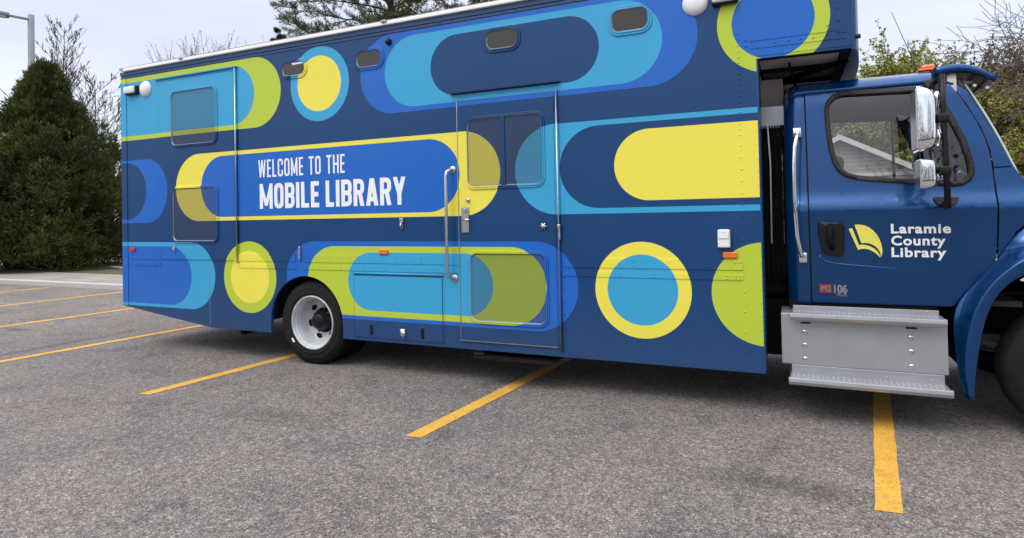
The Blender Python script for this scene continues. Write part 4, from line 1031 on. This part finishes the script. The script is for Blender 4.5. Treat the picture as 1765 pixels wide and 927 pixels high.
# ------------------------------------------------------------ vegetation
def leafmat(name, ca, cb, cc, sc=1.2, rough=.7, trans=.0):
    m = bpy.data.materials.new(name); m.use_nodes = True; n = m.node_tree; b = n.nodes['Principled BSDF']; b.inputs['Roughness'].default_value = rough
    b.inputs['Specular IOR Level'].default_value = .25
    c = coords(n); a = ramp(n, noise_(n, c, sc, 4, .6), [(.32, ca), (.52, cb), (.70, cc)])
    q = ramp(n, noise_(n, c, sc*9, 2), [(.3, (.65, .65, .65)), (.7, (1.35, 1.35, 1.3))])
    n.links.new(mul(n, a, q), b.inputs['Base Color']); return m
BARK = mat('bark', (.075, .058, .045), .9, bump=.6, bscale=14, var=.3, vscale=6)
TWIG = mat('bare_twigs', (.085, .062, .055), .9, var=.3, vscale=2)
JUN = leafmat('juniper_foliage', (.044, .048, .017), (.078, .100, .028), (.140, .152, .042), .8)
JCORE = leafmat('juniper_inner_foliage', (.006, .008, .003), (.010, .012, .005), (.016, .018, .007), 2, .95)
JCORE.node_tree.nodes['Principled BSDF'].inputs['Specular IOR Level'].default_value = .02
PIN = leafmat('pine_needles', (.035, .048, .018), (.07, .085, .028), (.12, .12, .04), 1.0)
BUD = leafmat('spring_buds', (.16, .18, .04), (.26, .27, .06), (.34, .33, .09), .5)
BUD2 = leafmat('spring_buds_brown', (.12, .09, .06), (.17, .14, .08), (.2, .19, .07), .5)
def mesh_obj(name, V, F, m, parent, smooth=False):
    me = bpy.data.meshes.new(name); me.from_pydata(V, [], F); me.update()
    for k in (m if isinstance(m, (list, tuple)) else [m]): me.materials.append(k)
    if smooth: me.polygons.foreach_set('use_smooth', [True]*len(F))
    o = bpy.data.objects.new(name, me); link(o, parent); return o
def quad(V, F, p, d, wv, ln, wd):
    """pointed leaf/spray: base p, direction d, width vector wv"""
    i = len(V); m_ = p+d*(ln*.55)
    V += [p, m_+wv*(wd*.5), p+d*ln, m_-wv*(wd*.5)]; F.append((i, i+1, i+2, i+3))
def rdir(rn):
    z = rn.uniform(-1, 1); a = rn.uniform(0, 2*PI); s = math.sqrt(1-z*z); return Vector((s*math.cos(a), s*math.sin(a), z))
def tubeL(V, F, pts, rads, n=5):
    prev = None; base = len(V)
    for i, p in enumerate(pts):
        d = (pts[min(i+1, len(pts)-1)]-pts[max(i-1, 0)]).normalized()
        a = d.orthogonal().normalized() if prev is None else (prev-d*prev.dot(d)).normalized()
        prev = a; b = d.cross(a)
        for k in range(n): V.append(p+(a*math.cos(2*PI*k/n)+b*math.sin(2*PI*k/n))*rads[i])
    for i in range(len(pts)-1):
        for k in range(n): F.append((base+i*n+k, base+i*n+(k+1) % n, base+(i+1)*n+(k+1) % n, base+(i+1)*n+k))
def evergreen(loc, H, prof, seed, label, dens=1.0, rot=0):
    """dense upright juniper: prof(t)->radius at height fraction t"""
    rn = random.Random(seed); o = root('evergreen_tree', loc, label, 'tree')
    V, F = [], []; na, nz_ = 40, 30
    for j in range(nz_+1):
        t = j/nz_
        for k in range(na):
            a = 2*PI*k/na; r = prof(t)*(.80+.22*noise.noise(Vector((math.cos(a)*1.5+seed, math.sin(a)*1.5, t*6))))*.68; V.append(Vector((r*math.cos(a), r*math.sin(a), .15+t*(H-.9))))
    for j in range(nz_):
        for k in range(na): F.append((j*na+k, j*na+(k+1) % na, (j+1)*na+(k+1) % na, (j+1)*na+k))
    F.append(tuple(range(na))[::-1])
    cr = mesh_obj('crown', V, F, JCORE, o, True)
    V, F = [], []
    nl = int(250*dens); base_n = 2300
    for c_ in range(nl*15+base_n):
        if c_ >= nl*15:      # even inner layer of sprays behind the boughs
            t0 = rn.random()**1.15; a0 = rn.uniform(0, 2*PI); R0 = prof(t0)*(.84+.36*noise.noise(Vector((math.cos(a0)*1.7+seed, math.sin(a0)*1.7, t0*7))))*rn.uniform(.70, .90); bs = .06; bc = Vector((R0*math.cos(a0), R0*math.sin(a0), .1+t0*(H-.35)))
        elif c_ % 15 == 0:      # a new bough: sprays gather round it
            t0 = rn.random()**1.2; a0 = rn.uniform(0, 2*PI); R0 = prof(t0)*(.86+.36*noise.noise(Vector((math.cos(a0)*1.7+seed, math.sin(a0)*1.7, t0*7))))*rn.uniform(.84, 1.05)
            bs = rn.uniform(.24, .46)*(1-.45*t0); bc = Vector((R0*math.cos(a0), R0*math.sin(a0), .1+t0*(H-.35)))
        outw = Vector((math.cos(a0), math.sin(a0), .55+.6*t0)).normalized(); dd_ = rdir(rn)
        if dd_.dot(outw) < -.2: dd_ = -dd_
        t = t0; ctr = bc+Vector((dd_.x, dd_.y, dd_.z*1.25))*bs-outw*bs*.4
        lean = (outw*.8+dd_*.6+Vector((0, 0, .35))).normalized(); sl_ = rn.uniform(.16, .36)*(1-.35*t)
        for q in range(26):
            u = rn.random(); side = rdir(rn); d = (lean*1.2+side*.8).normalized()
            p = ctr+lean*(sl_*u)+side*(.11*(1-u*.6))
            quad(V, F, p, d, d.cross(rdir(rn)).normalized(), rn.uniform(.08, .18), rn.uniform(.02, .045))
    me2 = mesh_obj('foliage', V, F, JUN, o)
    bm = bmesh.new(); tube(bm, [(0, 0, -.05), (.03, 0, H*.3), (0, .02, H*.7)], [.20, .14, .04], 8)
    b = obj('trunk', bm, BARK, o, True); b.location = (0, 0, 0)
    return o
jp = [(0, 2.35), (.06, 2.55), (.2, 2.66), (.35, 2.66), (.5, 2.42), (.60, 2.05), (.70, 1.35), (.78, 1.0), (.86, .66), (.92, .42), (.97, .22), (1, .06)]
evergreen((-23.95, 7.35, .1), 7.25, lambda t: interp(t, jp)*1.0, 5, 'large dark evergreen with a pointed top in the bed behind the truck')

def fit_height(objs, H):
    z = max(v.co.z for o in objs for v in o.data.vertices); k = H/z
    for o in objs:
        for v in o.data.vertices: v.co *= k
def leader(name, loc, H, seed, label, wid=.30, n=34, r0=.13, ang=38, z0=.25, bud=None, cat='tree', minr=.009, sub=7):
    """leafless tree with one straight leader and ascending side branches"""
    rn = random.Random(seed); o = root(name, loc, label, cat); Vt, Ft, V, F, tips = [], [], [], [], []
    P = [Vector((0, 0, -.05))]; 
    for i in range(10): P.append(P[-1]+Vector((rn.uniform(-.06, .06), rn.uniform(-.06, .06), H/10)))
    tubeL(Vt, Ft, P, [max(minr, r0*(1-i/10.3)) for i in range(11)], 7)
    def shoot(p, d, ln, r, lv):
        pts = [p]; dd = d.copy(); m = 6
        for i in range(m): dd = (dd+rdir(rn)*.10+Vector((0, 0, .10))).normalized(); pts.append(pts[-1]+dd*ln/m)
        tubeL(V, F, pts, [max(minr, r*(1-i/m)) for i in range(m+1)], 4); tips.extend(pts[3:])
        if lv < 2:
            for _ in range(sub if lv == 0 else 4):
                j = rn.randint(1, m-1); s = rdir(rn); s = (s-dd*s.dot(dd)).normalized(); shoot(pts[j], (dd+s*rn.uniform(.45, .85)).normalized(), ln*rn.uniform(.25, .5)*(1.2-j/m), r*.45, lv+1)
    for i in range(n):
        t = z0+(1-z0)*(i+rn.random())/n*.97; j = min(9, int(t*10)); p = P[j].lerp(P[j+1], t*10-j); a = i*2.4+rn.uniform(-.5, .5); el = R(90-ang*rn.uniform(.7, 1.3))
        shoot(p, Vector((math.cos(a)*math.cos(el), math.sin(a)*math.cos(el), math.sin(el))), H*wid*(1.08-t)**.7*rn.uniform(.7, 1.15)+.2, max(minr, r0*.42*(1.05-t)), 0)
    a_ = mesh_obj('trunk', Vt, Ft, BARK, o, True); b_ = mesh_obj('crown', V, F, TWIG, o)
    if bud:
        V, F = [], []
        for p in tips:
            d = rdir(rn); quad(V, F, p, d, d.cross(rdir(rn)).normalized(), .07, .05)
        mesh_obj('leaf', V, F, bud, o)['kind'] = 'stuff'
    return o
def branchy(name, loc, H, seed, label, group=None, spread=.55, levels=5, r0=.12, up_=.35, bud=None, nb=0, trunk_h=.3, nbr=4, dirx=0, lean=(0, 0), droop=0, thin=.62, twigs=1.0, budsize=.05, cat='tree', minr=.004):
    """leafless tree: trunk, recursive limbs, optional buds"""
    rn = random.Random(seed); o = root(name, loc, label, cat, group)
    Vt, Ft, V, F, tips = [], [], [], [], []
    def grow(p, d, ln, r, lv):
        n = 4; pts = [p]; rads = [r]; q = p.copy(); dd = d.copy()
        for i in range(n):
            dd = (dd+rdir(rn)*.16+Vector((0, 0, up_*.12-droop*.12*lv))).normalized(); q = q+dd*(ln/n); pts.append(q.copy()); rads.append(max(minr, r*(1-.42*(i+1)/n)))
        (tubeL(Vt, Ft, pts, rads, 7) if lv == 0 else tubeL(V, F, pts, rads, 5 if lv < 2 else 3))
        if lv >= levels:
            tips.extend(pts[1:]); return
        if lv >= levels-2: tips.extend(pts[2:])
        k = nbr if lv else nbr+3
        for i in range(k):
            t = rn.uniform(.35, 1) if i else 1.0
            if lv == 0: t = rn.uniform(trunk_h, 1) if i else 1.0
            j = min(n-1, int(t*n)); f = t*n-j; bp = pts[j].lerp(pts[j+1], f) if j < n else pts[-1]
            a = rdir(rn); side = (a-dd*a.dot(dd)).normalized(); sp_ = spread*rn.uniform(.6, 1.35)*(.35 if i == 0 else 1)
            nd = (dd*math.cos(sp_)+side*math.sin(sp_)+Vector((0, 0, up_*.3))).normalized()
            grow(bp, nd, ln*thin*rn.uniform(.75, 1.2), max(minr, rads[j]*(.72 if i == 0 else .5)), lv+1)
    tot = sum(thin**i*.86 for i in range(levels+1)); L0 = H/tot
    grow(Vector((0, 0, -.05)), Vector((lean[0], lean[1], 1)).normalized(), L0, r0, 0)
    a_ = mesh_obj('trunk', Vt, Ft, BARK, o, True); b_ = mesh_obj('crown', V, F, TWIG, o); k_ = H/max(v.co.z for v in b_.data.vertices); fit_height([a_, b_], k_*max(v.co.z for v in list(a_.data.vertices)+list(b_.data.vertices)))
    if bud:
        V, F = [], []
        for p in tips:
            p = p*k_
            for _ in range(nb):
                d = rdir(rn); quad(V, F, p+rdir(rn)*rn.uniform(0, .14), d, d.cross(rdir(rn)).normalized(), budsize*rn.uniform(.6, 1.5), budsize*rn.uniform(.4, .9))
        mesh_obj('leaf', V, F, bud, o)['kind'] = 'stuff'
    return o
# left, behind the evergreen
leader('bare_tree', (-36.6, 15.0, 0), 12.6, 11, 'tall bare tree with a pointed crown rising just right of the evergreen top', wid=.40, n=60, z0=.3, ang=46)
leader('bare_tree', (-34.6, 15.6, 0), 9.6, 23, 'lower bare tree with fanning branches between evergreen and truck rear', wid=.60, n=46, z0=.2, ang=66, sub=7)
for i, (x, y, h, sd_, lb) in enumerate(((-31.0, 19.6, 13.0, 31, 'bare budding tree whose twigs show over the left end of the truck roof'), (-28.9, 22.2, 14.0, 37, 'bare budding tree whose twig tips touch the left side of the pine'))):
    branchy('bare_tree', (x, y, 0), h, sd_, lb, spread=.55, levels=4, r0=.15, up_=.7, nbr=4, thin=.64, bud=BUD2, nb=1, budsize=.07, minr=.010)
# street lamp
lp = root('street_lamp', (-27.53, 8.75, 0), 'grey square-pole street lamp with a flat shoebox head standing behind the evergreen', 'street lamp')
PG_ = mat('grey_lamp_paint', (.20, .22, .25), .5, var=.1)
bm = bmesh.new(); tube(bm, [(-27.53, 8.75, .0), (-27.53, 8.75, 10.05)], .115, 4); o = obj('pole', bm, PG_, lp)
bm = bmesh.new(); rbox(bm, (-27.53, 8.75, .25), (.5, .5, .5), .03); obj('base', bm, CON, lp)
ux, uy = -.46, -.89
bm = bmesh.new(); rt_ = Matrix.Rotation(math.atan2(uy, ux), 3, 'Z') @ Matrix.Rotation(R(-4), 3, 'Y')
rbox(bm, (-27.53+ux*.42, 8.75+uy*.42, 9.88), (.75, .09, .09), .02, 2, rt_); obj('arm', bm, PG_, lp)
bm = bmesh.new(); rbox(bm, (-27.53+ux*1.15, 8.75+uy*1.15, 9.93), (.98, .40, .17), .06, 4, rt_); hd = obj('lamp_head', bm, PG_, lp)
bm = bmesh.new(); rbox(bm, (-27.53+ux*1.15, 8.75+uy*1.15, 9.84), (.75, .32, .03), .01, 2, rt_); obj('lens', bm, M['lens'], hd)
# pine behind the truck
def pine(loc, H, Rr, seed, label, z0, dens=1.0, tl=.22):
    rn = random.Random(seed); o = root('pine_tree', loc, label, 'tree')
    Vt, Ft, V, F = [], [], [], []
    tp = [Vector((0, 0, -.05)), Vector((.1, 0, H*.3)), Vector((-.05, .1, H*.65)), Vector((0, 0, H))]; tubeL(Vt, Ft, tp, [.26, .2, .12, .02], 8)
    B, G_ = [], []
    nbr = int(84*dens)
    for i in range(nbr):
        t = (i+rn.random())/nbr; z = z0+(H-z0)*t; ln = Rr*(1-t)**.7*rn.uniform(.7, 1.1)+.25; a = i*2.4+rn.uniform(-.4, .4)
        d = Vector((math.cos(a), math.sin(a), .05+.5*t)); p = Vector((0, 0, z)); pts = [p]; n = 7
        for k in range(n): d = (d+rdir(rn)*.10+Vector((0, 0, .055 if k > 2 else -.06))).normalized(); p = p+d*(ln/n); pts.append(p.copy())
        tubeL(B, G_, pts, [max(.008, .055*(1-t*.6)*(1-k/(n+.5))) for k in range(n+1)], 5)
        for k in range(2, n+1):
            for s in range(4):
                sd_ = (Vector((-d.y, d.x, 0))*(1 if s % 2 else -1)+rdir(rn)*.5+d*.7).normalized(); sl_ = ln*.26*(1.15-k/n*.55)*rn.uniform(.6, 1.2)
                q0 = pts[k]-d*rn.uniform(0, ln/n); q1 = q0+sd_*sl_; q2 = q1+(sd_+Vector((0, 0, .35))).normalized()*sl_*.35
                tubeL(B, G_, [q0, q1, q2], [.014, .010, .006], 3)
                for u in (.35, .55, .75, .92, 1.08, 1.2):
                    c_ = q0.lerp(q1, u) if u <= 1 else q1.lerp(q2, (u-1)*4); ad__ = (sd_+Vector((0, 0, .4))).normalized()
                    for m_ in range(int(15*dens)):
                        dd = (rdir(rn)+ad__*1.1).normalized(); w_ = dd.cross(rdir(rn)).normalized()
                        quad(V, F, c_, dd, w_, tl*rn.uniform(.6, 1.1), .018)
    mesh_obj('trunk', Vt, Ft, BARK, o, True); cr = mesh_obj('branches', B, G_, BARK, o); mesh_obj('needles', V, F, PIN, o); return o
pine((-14.2, 14.4, 0), 15.5, 5.3, 4, 'big long-needled pine whose dark lower branches hang above the truck roof', 5.8)
pine((-10.6, 18.2, 0), 15.0, 4.4, 8, 'second pine to the right of the big one, over the top edge of the truck', 6.5, .85)
pine((-27.2, 21.6, 0), 12.7, 1.2, 15, 'small young pine poking up just left of the big pine', 6, .35)
# right, behind the cab
bt = [(3.1, 33.4, 9.3, 41, BUD2, 'sparse budding tree just right of the truck overhang'), (4.6, 32.6, 10.2, 42, BUD, 'light green budding tree between the overhang and the orange roof lamps'),
      (6.4, 31.6, 11.0, 43, BUD, 'tallest yellow-green budding tree, above the orange roof lamps of the cab'), (8.0, 32.8, 10.2, 46, BUD2, 'thin brownish budding tree over the back of the sun visor'),
      (9.3, 31.4, 10.8, 47, BUD, 'grey-green budding tree over the sun visor of the cab'), (11.0, 32.4, 10.2, 48, BUD2, 'brownish budding tree between sun visor and the right edge'), (12.6, 33.0, 11.0, 53, BUD, 'budding tree at the right edge behind the windshield')]
for x, y, h, sd_, bmt, lb in bt:
    branchy('budding_tree', (x, y, 0), h, sd_, lb, 'trees in spring bud behind the cab', spread=.80, levels=4, r0=.17, up_=.42, nbr=6, thin=.74, bud=bmt, nb=4 if bmt is BUD2 else 6, trunk_h=.12, budsize=.15, minr=.012)
branchy('bare_tree', (11.6, 21.5, 0), 12.5, 61, 'near bare tree with long sideways branches reaching in from the right edge', spread=.95, levels=4, r0=.2, up_=.12, nbr=6, thin=.68, trunk_h=.2, droop=.12, minr=.010)
for i, (x, y, h, sd_, lb) in enumerate(((5.5, 27.5, 4.6, 71, 'low twiggy shrub behind the house gable seen through the cab window'), (8.9, 26.5, 4.8, 73, 'green-tinged shrub below the bare branches right of the windshield'), (12.0, 27.0, 5.0, 79, 'brown-tinged shrub at the far right behind the hood'))):
    branchy('shrub', (x, y, 0), h, sd_, lb, spread=.7, levels=3, r0=.06, up_=.5, nbr=7, thin=.7, bud=BUD if i < 2 else BUD2, nb=12, trunk_h=.02, budsize=.13, cat='shrub', minr=.010)
# utility pole among the branches
up_o = root('utility_pole', (10.35, 27.6, 0), 'brown wooden utility pole standing among the branches right of the windshield', 'utility pole')
bm = bmesh.new(); tube(bm, [(10.35, 27.6, 0), (10.35, 27.6, 6.4)], [.14, .11], 10); obj('pole', bm, BARK, up_o); bm = bmesh.new(); box(bm, 9.7, 11.0, 27.45, 27.55, 5.9, 6.02); obj('crossarm', bm, BARK, up_o)
# ------------------------------------------------------------ houses
SID = mat('house_siding', (.30, .285, .27), .7, var=.06, vscale=2); SHG = mat('roof_shingles', (.10, .095, .09), .9, bump=.4, bscale=12, var=.2, vscale=6); HWT = mat('house_trim', (.50, .50, .50), .6); HGL = mat('house_glass', (.03, .035, .04), .08)
def siding(bm, x0, x1, y0, y1, z0, z1, side='front'):
    z = z0
    while z < z1-.01:
        h = min(.16, z1-z); box(bm, x0, x1, y0, y1, z, z+h-.012); z += .16
def house(loc, name, label, wd, dp, eave, ridge, sid=SID, rf=SHG, win=((-1.5, 1.4), (1.3, 1.4))):
    """gable end faces the lot; local origin at ground, centre of the front wall"""
    o = root(name, loc, label, 'house'); X, Y = loc[0], loc[1]
    bm = bmesh.new(); siding(bm, X-wd/2, X+wd/2, Y, Y+dp, .0, eave)
    n = int((ridge-eave)/.16)
    for k in range(n):
        z = eave+.16*k; w_ = wd/2*(1-(z+.08-eave)/(ridge-eave)); box(bm, X-w_, X+w_, Y, Y+dp, z, z+.148)
    obj('wall', bm, sid, o)
    bm = bmesh.new(); e_ = .45; zs = (ridge-eave)/(wd/2)
    for s in (-1, 1):
        P = [(X, ridge+.10), (X+s*(wd/2+e_), eave-zs*e_+.10), (X+s*(wd/2+e_), eave-zs*e_+.02), (X, ridge+.02)]
        plate(bm, P, Y-.45, Y+dp+.45)
    r_o = obj('roof', bm, rf, o)
    bm = bmesh.new()
    for s in (-1, 1):
        P = [(X, ridge+.07), (X+s*(wd/2+e_), eave-zs*e_+.07), (X+s*(wd/2+e_), eave-zs*e_-.14), (X, ridge-.14)]; plate(bm, P, Y-.48, Y-.452)
    plate(bm, [(X-wd/2-.02, eave-.12), (X+wd/2+.02, eave-.12), (X+wd/2+.02, eave+.02), (X-wd/2-.02, eave+.02)], Y-.06, Y-.005)
    obj('fascia', bm, HWT, r_o)
    for wx, wz in win:
        bm = bmesh.new(); ring(bm, [(X+wx-.55, wz-.55), (X+wx+.55, wz-.55), (X+wx+.55, wz+.55), (X+wx-.55, wz+.55)], [(X+wx-.46, wz-.46), (X+wx+.46, wz-.46), (X+wx+.46, wz+.46), (X+wx-.46, wz+.46)], Y-.05, Y-.001)
        box(bm, X+wx-.459, X+wx+.459, Y-.04, Y-.01, wz-.02, wz+.02); f = obj('window', bm, HWT, o)
        bm = bmesh.new(); plate(bm, [(X+wx-.455, wz-.455), (X+wx+.455, wz-.455), (X+wx+.455, wz+.455), (X+wx-.455, wz+.455)], Y-.008, Y-.002); obj('pane', bm, HGL, f)
    return o
house((1.75, 22.6, 0), 'gabled_house', 'grey gabled house with white roof trim seen through the cab side window', 5.6, 9, 3.0, 4.50, win=((-2.2, 1.6), (2.4, 1.75), (1.2, 1.75)))
house((15.5, 30.0, 0), 'gabled_house', 'brown-roofed house low behind the hood at the right edge', 12, 8, 3.0, 4.9, win=((-3, 1.5), (0, 1.5), (3, 1.5)), sid=mat('brown_siding', (.20, .16, .13), .8, var=.1))
# parked car glimpsed between evergreen and truck
car = root('parked_car', (-28.3, 13.2, -.01), 'dark car on the back road, glimpsed between evergreen and truck rear', 'car')
CX, CY = -28.3, 13.2
prof = [(-2.25, .35), (-2.28, .62), (-2.15, .92), (-1.15, 1.02), (-.55, 1.42), (.75, 1.46), (1.55, 1.08), (2.15, 1.02), (2.25, .65), (2.22, .35), (1.82, .30), (1.72, .55), (1.40, .68), (1.08, .55), (.98, .30), (-1.0, .30), (-1.10, .55), (-1.42, .68), (-1.74, .55), (-1.84, .30)]
bm = bmesh.new(); plate(bm, [(CX+x, z) for x, z in prof], CY, CY+1.78); CP = mat('dark_car_paint', (.02, .022, .026), .3, coat=1); body = bevel(obj('body', bm, CP, car), .09, 4, 20)
bm = bmesh.new()
for s in (0, 1):
    y = CY-.006 if not s else CY+1.78+.002
    plate(bm, [(CX-1.0, 1.04), (CX-.5, 1.36), (CX+.05, 1.38), (CX+.05, 1.04)], y, y+.004); plate(bm, [(CX+.13, 1.04), (CX+.13, 1.38), (CX+.68, 1.38), (CX+1.28, 1.06)], y, y+.004)
obj('window', bm, HGL, body)
for x in (-1.42, 1.40):
    for y, s in ((CY, 1), (CY+1.78, -1)):
        bm = bmesh.new(); lathe(bm, [(.20, .02*s), (.22, -.01*s), (.31, -.01*s), (.33, .03*s), (.33, .19*s), (.2, .2*s)], (CX+x, y, .33), 32); ty = obj('tyre', bm, M['rubber'], car)
        bm = bmesh.new(); lathe(bm, [(0, .0), (.05, -.012*s), (.19, .0), (.21, .02*s)], (CX+x, y, .33), 24); obj('rim', bm, M['steel'], ty)
bm = bmesh.new(); rbox(bm, (CX+2.24, CY+.9, .72), (.04, .52, .14), .01); obj('number_plate', bm, M['plast'], body)
for y in (.25, 1.53):
    bm = bmesh.new(); rbox(bm, (CX+2.2, CY+y, .85), (.1, .3, .14), .03); obj('headlight', bm, M['lens'], body)
# distant trees all round the neighbourhood
rn = random.Random(9); V, F = [], []
def clumpline(cx, cy, rad, a0, a1, n, h0, h1):
    for i in range(n):
        a = R(a0+(a1-a0)*(i+rn.random())/n); rr = rad*rn.uniform(.92, 1.12); h = rn.uniform(h0, h1)*(1+.35*math.sin(a*9)); b = Vector((cx+rr*math.sin(a), cy+rr*math.cos(a), 0)); w_ = rn.uniform(2.2, 4)
        for q in range(420):
            d = rdir(rn); p = b+Vector((d.x*w_*rn.random()**.4, d.y*w_*rn.random()**.4, h*(.42+.5*d.z-.18*rn.random()))); e_ = rdir(rn); quad(V, F, p, e_, e_.cross(rdir(rn)).normalized(), rn.uniform(.3, .65), rn.uniform(.18, .4))
clumpline(0, 0, 62, -78, -12, 40, 6, 8.0); clumpline(0, 0, 66, -12, 60, 40, 3.5, 5.2); clumpline(0, -6, 46, 95, 262, 90, 8, 13)  # last belt is unseen behind the camera, raised to darken the truck's reflections
WOOD = leafmat('distant_tree_foliage', (.03, .03, .018), (.055, .05, .03), (.09, .08, .05), .15)
tag(mesh_obj('distant_trees', V, F, WOOD, None), 'far belt of mixed brown and green trees around the neighbourhood', 'trees', None, 'stuff')
